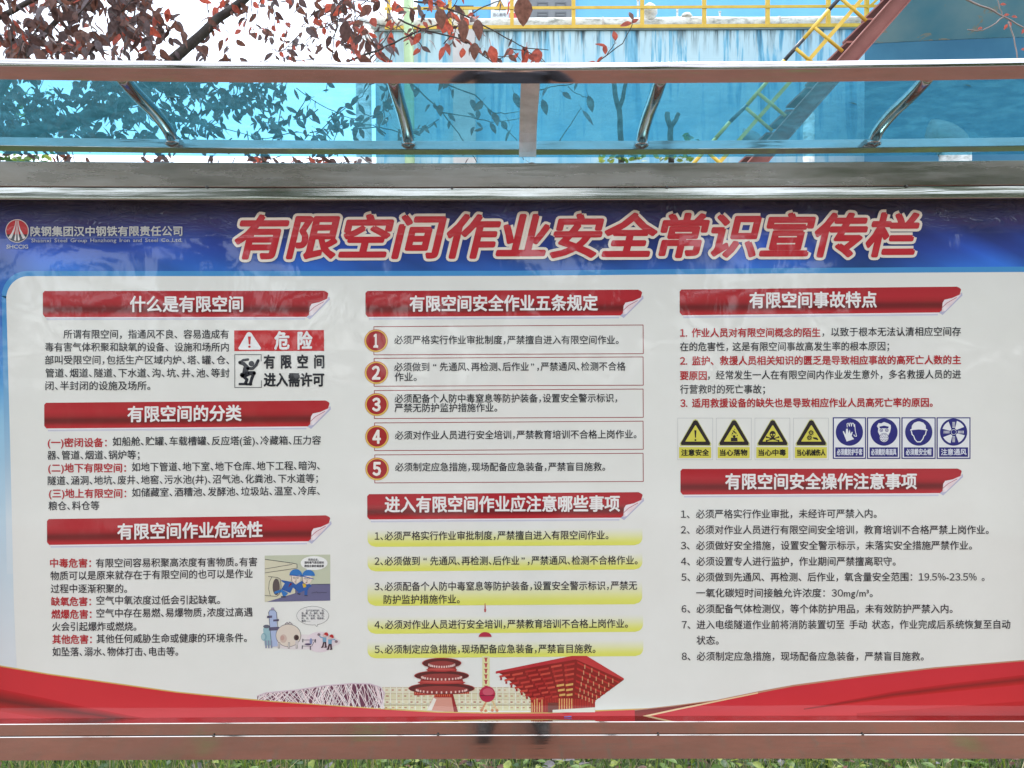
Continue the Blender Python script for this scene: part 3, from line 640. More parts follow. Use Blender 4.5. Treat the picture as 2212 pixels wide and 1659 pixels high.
    p.text(tx, S(a, 0)[0], S(b, 0)[0], S(0, 277)[1], S(0, 276)[1], 13.6, (228, 230, 236), bold=.35, k=6)
    p.build('mandatory_pictogram', POSTER, ('blue sign with pair of gloves', 'blue sign with gas mask', 'blue sign with helmet', 'blue sign with fan')[i])

# ---- two cartoons
p = Pr(); OL = (52, 56, 70)
def C1(X, Yv): return (X * .14886 + 548.6, Yv * .14886 + 1179.5)     # reading of the enlarged cartoon
def cp(pts, col, k): p.poly([C1(*q) for q in pts], col, k)
def cl(pts, w_, col=OL, k=5): p.line([C1(*q) for q in pts], w_ * .14886, col, k)
def ce(x, y, rx, ry, col, k, a0=0, a1=360): c = C1(x, y); p.ell(c[0], c[1], rx * .14886, ry * .14886, col, k, 24, a0, a1)
cp([(158, 138), (1108, 122), (1108, 790), (158, 810)], (196, 200, 172), 3)
cp([(158, 190), (625, 262), (630, 320), (605, 690), (190, 808), (158, 808)], (214, 208, 178), 3.4)
cp([(605, 560), (1108, 548), (1108, 790), (190, 808), (605, 680)], (104, 104, 136), 3.7)
cl([(162, 190), (560, 245), (628, 260), (628, 320)], 7); cl([(162, 330), (560, 262)], 6); cl([(162, 386), (628, 318)], 6); cl([(605, 600), (605, 690)], 5); cl([(840, 552), (1106, 548)], 6); cl([(840, 680), (915, 662), (925, 676), (1060, 672)], 5)
ce(335, 590, 62, 136, (190, 186, 160), 4); cp([(210, 438), (335, 454), (335, 726), (160, 714), (160, 560)], (214, 208, 178), 4.1); ce(325, 590, 52, 120, (90, 82, 80), 4.5); cl([(210, 438), (350, 455), (388, 480), (398, 590), (370, 700), (330, 728), (160, 714)], 6)
cl([(262, 445), (225, 520), (215, 620), (240, 720)], 6, OL, 4.7)
HB, HB2 = (46, 118, 184), (40, 92, 160)
cp([(400, 490), (540, 515), (620, 560), (665, 640), (640, 660), (570, 600), (530, 680), (400, 625), (450, 540), (400, 505)], HB2, 5)
cp([(300, 660), (400, 625), (500, 680), (460, 725), (420, 725), (405, 670), (300, 690)], HB, 5.2); cp([(395, 725), (465, 725), (465, 742), (395, 742)], OL, 5.5)
cp([(610, 560), (700, 500), (800, 540), (840, 580), (800, 600), (780, 640), (775, 712), (735, 712), (735, 640), (640, 690), (650, 640)], HB2, 4.9); cp([(630, 682), (680, 690), (670, 704), (632, 696)], OL, 5.4); cp([(735, 708), (782, 712), (782, 722), (735, 720)], OL, 5.4)
cp([(705, 545), (755, 540), (760, 590), (720, 605)], (214, 178, 60), 5.7); cp([(530, 530), (560, 545), (500, 600)], (120, 40, 50), 5.7)
for hx, hy, r in ((610, 460, 0), (770, 470, 1)):
    ce(hx, hy, 72, 82, (232, 214, 196), 5.6); ce(hx - (70 if not r else -72), hy, 16, 22, (232, 214, 196), 5.5)
    ce(hx + (0 if not r else 25), hy - 40, 92, 88, HB, 6, 180, 360); cp([(hx - 92, hy - 52), (hx + (100 if r else 90), hy - 40 + (40 if r else 8)), (hx + (96 if r else 80), hy - 26 + (36 if r else 8)), (hx - 92, hy - 38)], HB2, 6.2)
    for d in (-24, 26): cl([(hx + d - 18, hy - 4), (hx + d, hy - 14), (hx + d + 18, hy - 2), (hx + d, hy + 8), (hx + d - 18, hy - 4)], 4, OL, 6.5)
    cl([(hx, hy), (hx + 8, hy + 38), (hx - 6, hy + 38)], 4, OL, 6.5); ce(hx - 4, hy + 58, 14, 6, (120, 50, 50), 6.5); cl([(hx - 66, hy - 30), (hx - 56, hy + 50), (hx - 20, hy + 84)], 6, OL, 6.3)
ce(875, 245, 196, 102, (238, 238, 230), 5); cp([(770, 335), (825, 335), (768, 400)], (238, 238, 230), 5.1)
for i_, (s_, xa, xb, yb) in enumerate(((BUB1[0], 790, 940, 195), (BUB1[1], 735, 1018, 237), (BUB1[2], 735, 1016, 288))):
    a, b = C1(xa, yb), C1(xb, yb); p.text(s_, a[0], b[0], a[1], b[1], 5.2, (50, 50, 60), bold=.12, k=7)
p.build('cartoon_picture', POSTER, 'cartoon of two blue-helmeted workers at a pipe mouth')
p = Pr()
ce(700, 1390, 560, 110, (228, 218, 214), 3); ce(960, 1390, 210, 150, (228, 212, 214), 3.2)
TB, TG = (172, 186, 214), (150, 186, 190)
cp([(215, 960), (235, 925), (300, 925), (330, 960), (345, 1450), (260, 1460)], TB, 4); cl([(260, 1460), (215, 960), (235, 925), (300, 925), (330, 960), (348, 1180)], 6); cp([(245, 925), (255, 890), (290, 888), (300, 925)], (170, 160, 180), 4.4)
for x0_, y0_, x1_, y1_ in ((192, 1004, 266, 1044), (282, 1056, 364, 1092), (220, 1168, 368, 1226)): cp([(x0_, y0_ + 8), (x1_, y0_), (x1_, y1_ - 6), (x0_, y1_)], (92, 88, 112), 4.6)
cp([(135, 1200), (170, 1160), (235, 1180), (250, 1440), (160, 1440)], TG, 4.2); ce(185, 1165, 48, 26, (96, 100, 112), 4.5); ce(148, 1315, 42, 56, (130, 168, 176), 4.8); ce(138, 1315, 26, 44, (168, 196, 198), 5.2)
for x_ in (175, 215, 255): cl([(x_, 1370), (x_ + 4, 1475)], 22, (140, 146, 166), 4.9)
ce(502, 1295, 184, 166, (92, 88, 92), 4.4); ce(502, 1295, 178, 160, (222, 208, 190), 4.8); ce(430, 1340, 50, 62, (206, 182, 166), 5); ce(415, 1330, 28, 36, (196, 160, 146), 5.3)
ce(618, 1325, 38, 42, (100, 86, 82), 5.3); ce(624, 1328, 26, 32, (60, 44, 42), 5.6); ce(624, 1400, 22, 36, (206, 196, 192), 5.6)
for x_ in (368, 512, 626): cl([(x_, 1400), (x_ - 4, 1478)], 26, (120, 112, 112), 5.2); cl([(x_, 1404), (x_ - 4, 1472)], 17, (214, 206, 196), 5.8)
cl([(455, 1128), (485, 1105), (500, 1132), (520, 1100), (560, 1134)], 12, (150, 140, 140), 4.9)
cl([(715, 1360), (890, 1360), (840, 1450), (700, 1448)], 6, OL, 4.8)
for x_, y_ in ((712, 1345), (896, 1350), (704, 1440), (822, 1455)): cl([(x_, y_), (x_ - 2, y_ + 46)], 12, OL, 5)
ce(830, 1380, 20, 46, (140, 150, 186), 5.2); ce(785, 1422, 48, 14, (84, 72, 98), 5.3)
for x_, y_, s_ in ((1030, 1260, 1), (1110, 1290, -1)):
    cl([(x_ - 10, y_ + 120), (x_ - 30, y_ + 195)], 22, (66, 46, 56), 5); cl([(x_ + 8, y_ + 120), (x_ + 14, y_ + 195)], 22, (66, 46, 56), 5.1); cp([(x_ - 30, y_ + 60), (x_ + 24, y_ + 60), (x_ + 20, y_ + 128), (x_ - 30, y_ + 128)], (120, 166, 190), 5.6)
    cl([(x_ - 10 * s_, y_ + 70), (x_ - 60 * s_, y_ + 60), (x_ - 84 * s_, y_ + 30 if s_ > 0 else y_ + 90)], 12, (120, 160, 186), 5.3); ce(x_ - 86 * s_, y_ + (20 if s_ > 0 else 92), 22, 20, (140, 120, 126), 5.8, )
    ce(x_, y_ + 30, 30, 32, (214, 190, 180), 5.9); ce(x_ + 20, y_ + 22, 30, 34, (188, 44, 46), 6.3, 180, 400); cl([(x_ - 50, y_ + 206), (x_ - 20, y_ + 200)], 18, (66, 46, 56), 5.2); cl([(x_ - 2, y_ + 206), (x_ + 26, y_ + 200)], 18, (66, 46, 56), 5.4)
ce(855, 1008, 236, 138, (120, 120, 116), 4); ce(855, 1008, 231, 133, (228, 226, 218), 4.4); cp([(880, 1134), (930, 1132), (915, 1172)], (120, 120, 116), 3.9); cp([(884, 1128), (924, 1126), (912, 1164)], (228, 226, 218), 4.5)
for s_, xa, xb, yb in ((BUB2[0], 758, 1026, 934), (BUB2[1], 694, 1026, 972), (BUB2[2], 694, 1026, 1008), (BUB2[3], 694, 1026, 1046), (BUB2[4], 694, 820, 1084)):
    a, b = C1(xa, yb), C1(xb, yb); p.text(s_, a[0], b[0], a[1], b[1], 4.6, (70, 72, 84), bold=.05, k=7)
p.build('cartoon_picture', POSTER, 'cartoon of storage tanks and two red-helmeted workers')

# ---- landmark prints above the ribbon
def G(X, Yv): return (877.8 + .2232 * X, 1399 + .2232 * Yv)
p = Pr(); rnd = random.Random(5)
def edge_t(x): t = (x - 556) / 262; return 1509 - 37 * math.sin(max(0, min(1, t)) ** .8 * 1.9) if t < 1 else 1500
outl = [(556, 1503), (575, 1496), (640, 1490), (700, 1481), (760, 1476), (800, 1477), (822, 1484), (831, 1497), (824, 1520), (818, 1532)] + [(x, y) for x, y in ((707, 1524), (590, 1516), (556, 1512))]
p.poly(outl, (112, 62, 82), 2.6)
for i in range(150):
    x = rnd.uniform(560, 828); d = rnd.choice((-1, 1)) * rnd.uniform(6, 34); 
    def yt_(x): 
        for (a, ya), (b, yb) in zip(outl[:9], outl[1:10]):
            if a <= x <= b: return ya + (yb - ya) * (x - a) / (b - a)
        return 1500
    def yb_(x): return 1511 + (x - 556) / 262 * 19
    x2 = max(558, min(829, x + d)); p.line([(x, yt_(x) + 1), (x2, yb_(x2))], 1.3, rnd.choice(((250, 226, 224), (224, 208, 206), (238, 230, 226))), 3.2 + i * .004)
p.line(outl[:9], 2.2, (216, 192, 200), 4.4)
p.build('stadium_print', POSTER, 'pale lattice stadium print')
p = Pr()
# balustrade terraces
for r_, (ya, xa, xb) in enumerate(((1484, 826, 1180), (1497, 826, 1186), (1510, 826, 1190), (1522, 826, 1190))):
    p.rect(xa, ya, xb, ya + 13, ((226, 220, 190), (220, 214, 176), (226, 220, 186), (222, 216, 170))[r_], 2.45)
    p.line([(xa, ya + 1), (xb, ya + 1)], 1.2, (196, 172, 140), 2.8)
    x = xa + 3
    while x < xb - 6:
        p.rect(x, ya - 3, x + 1.8, ya + 11, (238, 234, 216), 3.0)
        u_ = rnd.uniform(-1, 1); p.rect(x + 4 + u_, ya + 5, x + 9 + 2 * u_, ya + 7.4, rnd.choice(((170, 96, 84), (206, 160, 130), (196, 140, 116), (222, 206, 168))), 3.0); x += 13.5
p.build('balustrade_print', POSTER)
p = Pr()
def gp(pts, col, k): p.poly([G(*q) for q in pts], col, k)
def gel(cx, cy, rx, ry, col, k, a0=0, a1=360): c = G(cx, cy); p.ell(c[0], c[1], rx * .2232, ry * .2232, col, k, 30, a0, a1)
def tier(cx, cy, rx, ry, wx, k, red):
    gel(cx, cy, rx, ry, (176, 66, 60), k); gel(cx, cy + 2, rx - 8, ry - 5, (92, 40, 38), k + .3)
    gel(cx, cy + 12, wx, ry * .62, (150, 60, 56), k + .6)
    for i in range(15):
        an = R(12 + 156 * i / 14); x = cx - wx * .94 * math.cos(an); y = cy + 14 + ry * .5 * math.sin(an); gp([(x - 7, y - 14), (x + 7, y - 14), (x + 7, y + 6), (x - 7, y + 6)], (232, 196, 184), k + .9)
    if red: gel(cx, cy + ry + 12, wx * 1.12, ry * .34, (178, 58, 56), k + 1.2); gel(cx, cy + ry + 6, wx * 1.0, ry * .2, (196, 84, 76), k + 1.5)
gp([(265, 470), (450, 480), (480, 620), (200, 605)], (214, 150, 130), 3.3); gp([(265, 480), (200, 605), (245, 605), (290, 500)], (236, 228, 212), 3.5); gp([(430, 440), (450, 440), (500, 620), (460, 620)], (150, 40, 40), 3.6)
gp([(75, 395), (608, 395), (608, 445), (75, 460)], (176, 60, 52), 3.6); gp([(270, 380), (440, 380), (440, 480), (270, 480)], (166, 40, 36), 3.8)
for x in range(85, 600, 22): gp([(x, 400), (x + 7, 400), (x + 7, 445), (x, 445)], (214, 130, 96), 4.0)
for x in range(276, 436, 20): gp([(x, 390), (x + 6, 390), (x + 6, 470), (x, 470)], (216, 120, 70), 4.2)
gp([(140, 300), (545, 300), (560, 370), (125, 370)], (158, 56, 54), 3.95); gp([(215, 170), (475, 170), (490, 250), (200, 250)], (158, 60, 56), 4.0); tier(341, 392, 322, 58, 262, 4.4, 0); tier(342, 268, 266, 52, 206, 6.0, 1); tier(343, 146, 191, 52, 134, 7.7, 1)
p.build('pagoda_print', POSTER, 'red three-tiered round temple print')
p = Pr()
gp([(735, 80), (806, 80), (806, 380), (735, 380)], (226, 222, 164), 3.4)
for y in range(95, 370, 54): gp([(750, y), (790, y), (782, y + 10), (778, y + 40), (764, y + 40), (758, y + 10)], (186, 78, 80), 3.8)
gp([(745, 500), (785, 500), (790, 630), (742, 630)], (226, 220, 176), 3.7); gp([(820, 500), (836, 500), (890, 605), (868, 612)], (224, 190, 140), 3.7); gp([(770, 510), (786, 510), (740, 612), (718, 604)], (210, 150, 110), 3.8)
c = G(783, 448); p.ell(c[0], c[1], 17.2, 17.2, (186, 44, 74), 4.2, 30); p.ell(c[0] + 2, c[1] - 5, 12, 8, (204, 90, 106), 4.6, 20); p.line([(c[0] - 16.5, c[1] + 3), (c[0] + 16.5, c[1] + 3)], 1.4, (120, 30, 48), 5)
for x_, y_ in ((728, 604), (768, 608), (832, 604), (878, 606)): c = G(x_, y_); p.ell(c[0], c[1], 3.2, 3.2, (206, 130, 90), 4.6, 10)
p.build('tower_print', POSTER, 'crimson ball television tower print'); p = Pr(); p.ell(1048, 1375.8, 14, 11, (182, 50, 72), 4.0, 20, 180, 360); p.line([(1035, 1375), (1061, 1375)], 1.5, (196, 110, 110), 4.6)
p.build('tower_dome_print', POSTER); p = Pr(); p.poly([(1047, 1303), (1048.6, 1303), (1049.4, 1315), (1050.5, 1316), (1049.6, 1322), (1046.4, 1322), (1045.6, 1316), (1046.6, 1315)], (184, 92, 88), 3.4)
p.build('tower_spire_print', POSTER)
p = Pr()
gp([(866, 228), (1600, 78), (1745, 78), (2104, 300), (2104, 310), (1830, 510), (1830, 520), (1200, 490), (930, 262)], (140, 34, 30), 3.3)
gp([(866, 228), (1600, 78), (1745, 78), (1640, 112), (866, 250)], (190, 50, 54), 4); gp([(1640, 112), (1745, 78), (2104, 295), (2095, 312)], (196, 58, 58), 4)
for j in range(7):   # left face beams
    t = j / 6; xa = 900 + 300 * t; ya = 268 + 218 * t; xb = 1650 - 30 * t; yb = 130 + 300 * t
    for q in range(6):
        u0, u1 = q / 6, (q + .82) / 6; A = (xa + (xb - xa) * u0, ya + (yb - ya) * u0 + 8 * (q % 2)); B = (xa + (xb - xa) * u1, ya + (yb - ya) * u1 + 8 * (q % 2))
        gp([A, B, (B[0], B[1] + 20), (A[0], A[1] + 20)], ((196, 62, 52), (206, 76, 60), (184, 50, 44))[(q + j) % 3] if not (j > 3 and q > 3) else (222, 170, 96), 4.4)
        gp([(A[0] + 8, A[1] + 20), (A[0] + 26, A[1] + 18), (A[0] + 26, A[1] + 44), (A[0] + 8, A[1] + 44)], (166, 40, 36), 4.2)
for j in range(6):   # right face beams
    t = j / 5; xa, ya, xb, yb = 1655 - 25 * t, 130 + 300 * t, 2060 - 230 * t, 330 + 180 * t
    gp([(xa, ya), (xb, yb), (xb, yb + 14), (xa, ya + 20)], (190, 46, 42), 4.5)
    for q in range(1, 6): u = q / 6; gp([(xa + (xb - xa) * u, ya + (yb - ya) * u), (xa + (xb - xa) * u + 9, ya + (yb - ya) * u), (xa + (xb - xa) * u + 9, ya + (yb - ya) * u + 40), (xa + (xb - xa) * u, ya + (yb - ya) * u + 40)], (210, 150, 110), 4.7)
gp([(1205, 480), (1826, 500), (1826, 590), (1600, 600), (1600, 625), (1205, 625)], (176, 50, 40), 3.7)
for x in range(1212, 1826, 24): gp([(x, 490), (x + 9, 490), (x + 9, 622), (x, 622)], (226, 176, 110) if x < 1310 or 1470 < x < 1610 else (150, 36, 32), 4.1)
gp([(1370, 530), (1470, 530), (1470, 625), (1370, 625)], (120, 60, 50), 4.5); gp([(1415, 600), (1826, 575), (1826, 622), (1415, 625)], (228, 224, 206), 4.8)
p.build('pavilion_print', POSTER, 'red inverted-pyramid pavilion print')

# ---- all running text
blocks = {}
_i = 0
for t in TEXTS:
    if t[8] in ('rule_lettering', 'precaution_lettering') and not t[0].startswith(('作业。', '严禁无', '防护监护')): _i += 1
    blocks.setdefault((t[8], _i if t[8] in ('rule_lettering', 'precaution_lettering') else 0), []).append(t)
for (nme, _), lines in blocks.items():
    q = Pr()
    for s_, x0, x1, y0, y1, h, st_, pp, _ in lines:
        if st_ == 'r': q.text(s_, x0, x1, y0, y1, h, (190, 44, 52), bold=.5, p=pp, k=5.5)
        else: q.text(s_, x0, x1, y0, y1, h, DK, bold=.2, p=pp, k=5.5)
    q.build(nme, POSTER)

# small things lying on the sill ledge and hanging from the bottom rail
c = P(1226, 1551, -.012); zz = zc0(c.x)
g = MB(); zz -= .004; g.box((c.x - .008, c.y - .001, zz + .001), (c.x + .002, c.y + .001, zz + .002)); g.tube([(c.x + .001, c.y, zz + .002), (c.x + .009, c.y, zz + .002)], .0011, 6)
tag(g.build('pen_cap', mat('blue_plastic', (.08, .16, .5), .4)), 'tiny blue plastic cap lying on the sill under the pavilion print', 'cap')
a, b = P(1193, 1641, -.045), P(1214, 1641, -.045)
g = MB(); g.box((a.x, -.038, zd1(a.x) - .006), (b.x, -.034, zd1(a.x) + .0)); g.box((a.x + .002, -.0375, zd1(a.x) - .002), (b.x - .002, -.02, zd1(a.x) - .0005)); g.build('rail_clip', mat('white_plastic', (.8, .8, .8), .4), BOARD)

# ------------------------------------------------------------------ curved canopy over the board
YR = .03
def cz(x, ye):  # heights of a bowed edge
    return 0
zr_top, zr_mid = zline(296.5, 305, 297.5, YR - .012), zline(314.5, 323, 315, YR - .012)
def rearp(x):
    e = zr_mid(x); y = YR - .012; a, b = (.292 * .023, .956 * .023), (.956 * .023, -.292 * .023)
    return [(y, e), (y + a[0], e + a[1]), (y + a[0] + b[0], e + a[1] + b[1]), (y + b[0], e + b[1])]
sweep('rear_tube', rearp, M_STEEL, bevel=.0012)
YF = -.225
zfb = zline(171.5, 180.5, 170.5, YF)
TILT = R(27); nB = Vector((-math.cos(TILT), -math.sin(TILT))); uB = Vector((-math.sin(TILT), math.cos(TILT)))
def frontp(x):
    A = Vector((YF, zfb(x))); B = A + uB * .0235; r = .0135; c = B - nB * r; out = [tuple(A), tuple(B)]
    for i in range(1, 9):
        an = math.pi + TILT - (TILT + math.pi / 2) * i / 8; out.append((c.x + r * math.cos(an), c.y + r * math.sin(an)))
    e = out[-1]; out += [(e[0] + .03, e[1] - .002), (A.x + .042, A.y + .016)]
    return out
sweep('front_tube', frontp, M_FRONT, smooth=True)
ARC = [(0, -.006), (.010, .008), (.0256, .019), (.045, .0265), (.066, .0322), (.09, .0378), (.113, .0419), (.142, .045), (.171, .0492), (.2, .0542), (.225, .0602), (.243, .067)]
for px in (375, 883, 1385, 1885):
    b = P(px, 308, YR); z0 = zr_top(b.x) - .004; pts = [(b.x, YR - f, z0 + h) for f, h in ARC]
    g = MB(); g.tube(pts, .0135, 16, cap=True); g.build('curved_arm', M_STEEL, BOARD, smooth=True)
    g = MB(); g.tube([(b.x, YR - .002, z0 - .006), (b.x, YR - .002, z0 + .004)], .0175, 14); g.build('arm_collar', M_STEEL, BOARD, smooth=True)
# centre joint strip
cb, ct = P(1140, 332, -.02), P(1147, 180, YF)
pts = []
g = MB(); hw = .0195; n = 8; sp_ = [(YR - .03 - f * .96, h) for f, h in ARC]; z0 = zr_top(cb.x) - .03
path = [(YR - .034, z0 - .012)] + [(YR - .036 - f * .84, z0 + .006 + h * 1.14 + .014 * min(1, f / .05)) for f, h in ARC]
vs = []
for i, (y, z) in enumerate(path):
    xx = cb.x + (ct.x - cb.x) * i / (len(path) - 1); 
    for s_ in (-1, 1):
        for d in (0, .003): vs.append((xx + s_ * hw, y + d, z + d * .6))
fs = []
for i in range(len(path) - 1):
    a = i * 4; b = a + 4; fs += [(a, a + 2, b + 2, b), (a + 1, b + 1, b + 3, a + 3), (a, b, b + 1, a + 1), (a + 2, a + 3, b + 3, b + 2)]
fs += [(0, 1, 3, 2), (len(vs) - 4, len(vs) - 2, len(vs) - 1, len(vs) - 3)]
g.add(vs, fs); g.build('joint_strip', M_PLATE, BOARD)
# blue sheet
SH = [(-.045, -.028), (-.040, -.010), (-.028, .006), (-.012, .020), (.012, .033), (.045, .0445), (.08, .052), (.113, .0568), (.16, .0608), (.2, .0622), (.235, .064)]
zq = zline(333.5, 341, 334, YR + .05)
def sheet_prof(x):
    z0 = zr_top(x); sg = zq(x) - z0 - SH[0][1]
    a = [(YR - f, z0 + h + (sg if i == 0 else 0)) for i, (f, h) in enumerate(SH)]; return a
g = MB(); xs = [XL - .12 + (XR - XL + .24) * i / 40 for i in range(41)]
rows = [sheet_prof(x) for x in xs]; vs = [(x, y, z) for x, r in zip(xs, rows) for y, z in r]; n = len(SH)
g.add(vs, [(i * n + k, i * n + k + 1, (i + 1) * n + k + 1, (i + 1) * n + k) for i in range(40) for k in range(n - 1)])
o = g.build('roof_sheet', M_SHEET, BOARD, smooth=True, fix=False)
md = o.modifiers.new('solid', 'SOLIDIFY'); md.thickness = .0025; md.offset = 0

def leaf_mesh(name, mt, L_=1, wr=.5, curl=.2, fold=.25, seed=0, stem=.35):
    """a pointed oval leaf along +X with a folded midrib, a curl and a short stalk"""
    r_ = random.Random(seed); st = [0, .12, .3, .5, .7, .87, 1]; wd = [.02, .55, .93, 1, .78, .4, .0]
    vs, fs = [], []
    for t, q in zip(st, wd):
        wv = wr / 2 * q * (1 + r_.uniform(-.08, .08)); z = -curl * t * t; 
        vs += [(t, -wv, z + fold * wv), (t, 0, z), (t, wv, z + fold * wv + r_.uniform(-.02, .02))]
    for i in range(6): a = i * 3; fs += [(a, a + 1, a + 4, a + 3), (a + 1, a + 2, a + 5, a + 4)]
    b = len(vs); vs += [(-stem, -.012, .05), (-stem, .012, .05), (.03, .012, 0), (.03, -.012, 0)]; fs.append((b, b + 1, b + 2, b + 3))
    me = bpy.data.meshes.new(name); me.from_pydata(vs, [], fs); me.materials.append(mt); me.polygons.foreach_set('use_smooth', [True] * len(fs)); return me
# fallen leaves on the sheet
def sheet_pt(px, f):
    k = 0
    while k < len(SH) - 2 and SH[k + 1][0] < f: k += 1
    t = (f - SH[k][0]) / (SH[k + 1][0] - SH[k][0]); h = SH[k][1] + (SH[k + 1][1] - SH[k][1]) * t
    x = P(px, 240, YR - f).x; return Vector((x, YR - f, zr_top(x) + h + .004))
for px, f, c_, lb in ((392, .11, 1, 'dry brown leaf resting on the canopy sheet near its left arm'), (1833, .09, 0, 'small dark leaf resting on the canopy sheet beside the slanting beam'), (2080, .17, 0, 'small dark leaf resting high on the canopy sheet, right end')):
    me = leaf_mesh('fallen_leaf', M_LEAF[c_], wr=.35, seed=px); q = sheet_pt(px, f); o = bpy.data.objects.new('fallen_leaf', me); COL.objects.link(o)
    o.location = q; o.scale = (.034,) * 3 if c_ else (.022,) * 3; o.rotation_euler = (.1, -.1, R(200 if c_ else 15)); tag(o, lb, 'leaf', 'leaves fallen on the canopy')

# ================================================================== blue works buildings behind
DW = 14.0
def wall_mat(name, light, mid, dark, streak=1.0, ztop=7.0):
    m = mat(name, mid, .75); l = m.node_tree.links
    a = noise_t(m, pos_map(m, (3.2, 3.2, .22)), 1, 6, .65, .4); b = noise_t(m, pos_map(m, (.5, .5, .35)), 1.4, 5, .6)
    c1 = ramp(m, a, [(.36, mid), (.44, light), (.56, light), (.60, mid), (.68, dark)])
    c0 = mix(m, ramp(m, b, [(.35, 0.), (.65, 1.)]), mid, c1)
    ge = nn(m, 'ShaderNodeNewGeometry'); s = nn(m, 'ShaderNodeSeparateXYZ'); l.new(ge.outputs['Position'], s.inputs[0])
    mr = nn(m, 'ShaderNodeMapRange'); l.new(s.outputs['Z'], mr.inputs[0]); mr.inputs[1].default_value = ztop - 2.0; mr.inputs[2].default_value = ztop; 
    c2 = mix(m, mr.outputs[0], c0, c1)
    d = noise_t(m, pos_map(m, (7, 7, .5)), 1, 4, .7)
    m2 = nn(m, 'ShaderNodeMapRange'); l.new(s.outputs['Z'], m2.inputs[0]); m2.inputs[1].default_value = ztop - .55; m2.inputs[2].default_value = ztop
    mu = nn(m, 'ShaderNodeMath', operation='MULTIPLY'); l.new(ramp(m, d, [(.48, 0.), (.62, 1.)]), mu.inputs[0]); l.new(m2.outputs[0], mu.inputs[1])
    link(m, mix(m, mu.outputs[0], c2, (.04, .06, .07)), 'Base Color'); return m
TL = P(810, 70, DW); zt_w = P(1400, 66, DW).z
M_WALL = wall_mat('stained_blue_render', (.50, .66, .71), (.19, .46, .62), (.06, .21, .33), 1, zt_w)
M_BLUE = noisy('plain_blue_render', (.13, .40, .66), (.16, .44, .69), .8, .7)
M_SHADED_BLUE = noisy('shaded_blue_render', (.028, .145, .26), (.045, .19, .31), 1.1, .7)  # blue wall paint with the shade below the soffit put into its colour
M_YEL = noisy('yellow_paint', (.62, .37, .03), (.72, .47, .06), 6, .5)
M_BLK = noisy('black_paint', (.02, .022, .03), (.06, .06, .07), 8, .5)
M_PIPE = mat('weathered_pipe', (.7, .7, .68), .55)
v_ = pos_map(M_PIPE, (1.2, 1.2, 3)); link(M_PIPE, ramp(M_PIPE, noise_t(M_PIPE, v_, 2.4, 7, .7), [(.36, (.25, .26, .24)), (.5, (.62, .63, .61)), (.62, (.80, .81, .80))]), 'Base Color')
M_CONC = noisy('pale_column', (.50, .47, .46), (.60, .57, .55), 2, .85)
BLD = empty('basin_building', (TL.x + 8, DW + 3, 0)); tag(BLD, 'pale blue streaked concrete basin wall behind the canopy', 'building')
g = MB(); g.box((TL.x, DW, 0), (18, DW + 7, zt_w)); g.build('wall', M_WALL, BLD)
g = MB(); g.box((TL.x - .03, DW - .05, zt_w + .003), (18, DW + 7.02, zt_w + .05)); g.build('coping', noisy('coping', (.30, .33, .33), (.45, .46, .42), 3, .9), BLD)
a, b = P(978, 70, DW - .1), P(1026, 70, DW - .1); g = MB(); g.box((a.x, DW - .16, 0), (b.x, DW - .003, zt_w - .02)); g.build('column', M_CONC, BLD)
# railing
RY = DW - .02
RL = empty('yellow_railing', (P(1400, 60, RY).x, RY, zt_w)); tag(RL, 'yellow steel guard railing along the top of the stained blue wall', 'railing')
for px in (840, 972, 1106, 1239, 1387, 1521, 1658, 1789, 1872, 2010):
    q = P(px, 66, RY); g = MB(); g.bar((q.x, RY, zt_w + .05), (q.x, RY, zt_w + 1.15), .075, .075); g.build('post', M_YEL, RL)
for dz, t in ((.03, .07), (P(1400, 21, RY).z - zt_w, .055), (1.12, .07)):
    g = MB(); g.bar((P(832, 60, RY).x, RY - .042, zt_w + dz + .03), (P(2060, 60, RY).x, RY - .042, zt_w + dz + .03), t, .02); g.build('rail', M_YEL, RL)
q0 = P(1872, 20, RY); g = MB(); g.bar((q0.x, RY - .03, q0.z), P(1905, -10, RY - .03), .05, .05); g.build('brace', M_YEL, RL)
# horizontal pipe with elbow
PY = DW + .35
pc = lambda x, y: P(x, y, PY)
PIPE = empty('white_pipe', pc(1300, 52)); tag(PIPE, 'weathered white pipe behind the yellow railing, bending down at its left end', 'pipe')
rp = .125; g = MB(); zz = pc(1300, 52).z
g.tube([(pc(836, 50).x, PY, zz)] + [(pc(x, 50).x, PY, zz + .008 * math.sin(x)) for x in range(900, 1880, 80)], rp, 20); g.build('run', M_PIPE, PIPE, smooth=True)
ex = pc(836, 50).x; PEL = []
for i in range(9):
    a = R(90 * i / 8); PEL.append((ex - .36 * math.sin(a), PY - .75 * (i / 8), zz - .36 * (1 - math.cos(a))))
g = MB(); g.tube(PEL, [.15] * 9, 20); g.build('elbow', M_PIPE, PIPE, smooth=True)
e = PEL[-1]; g = MB(); g.tube([(e[0], e[1], e[2]), (e[0], e[1], 0)], .155, 20); g.build('downpipe', M_PIPE, PIPE, smooth=True)
for px in (1300, 1680):
    q = pc(px, 50); g = MB(); g.tube([(q.x, PY, zz), (q.x + .03, PY, zz)], rp + .012, 20); g.build('strap', M_CONC, PIPE, smooth=True)
a = P(884, 200, DW - .3); g = MB(); g.tube([(a.x, a.y, 0), (a.x, a.y, P(884, -40, DW - .3).z)], .1, 14)
tag(g.build('green_pipe', noisy('pale_green_paint', (.30, .42, .22), (.38, .50, .28), 3, .6), smooth=True), 'pale green vertical pipe in front of the left end of the blue wall', 'pipe')
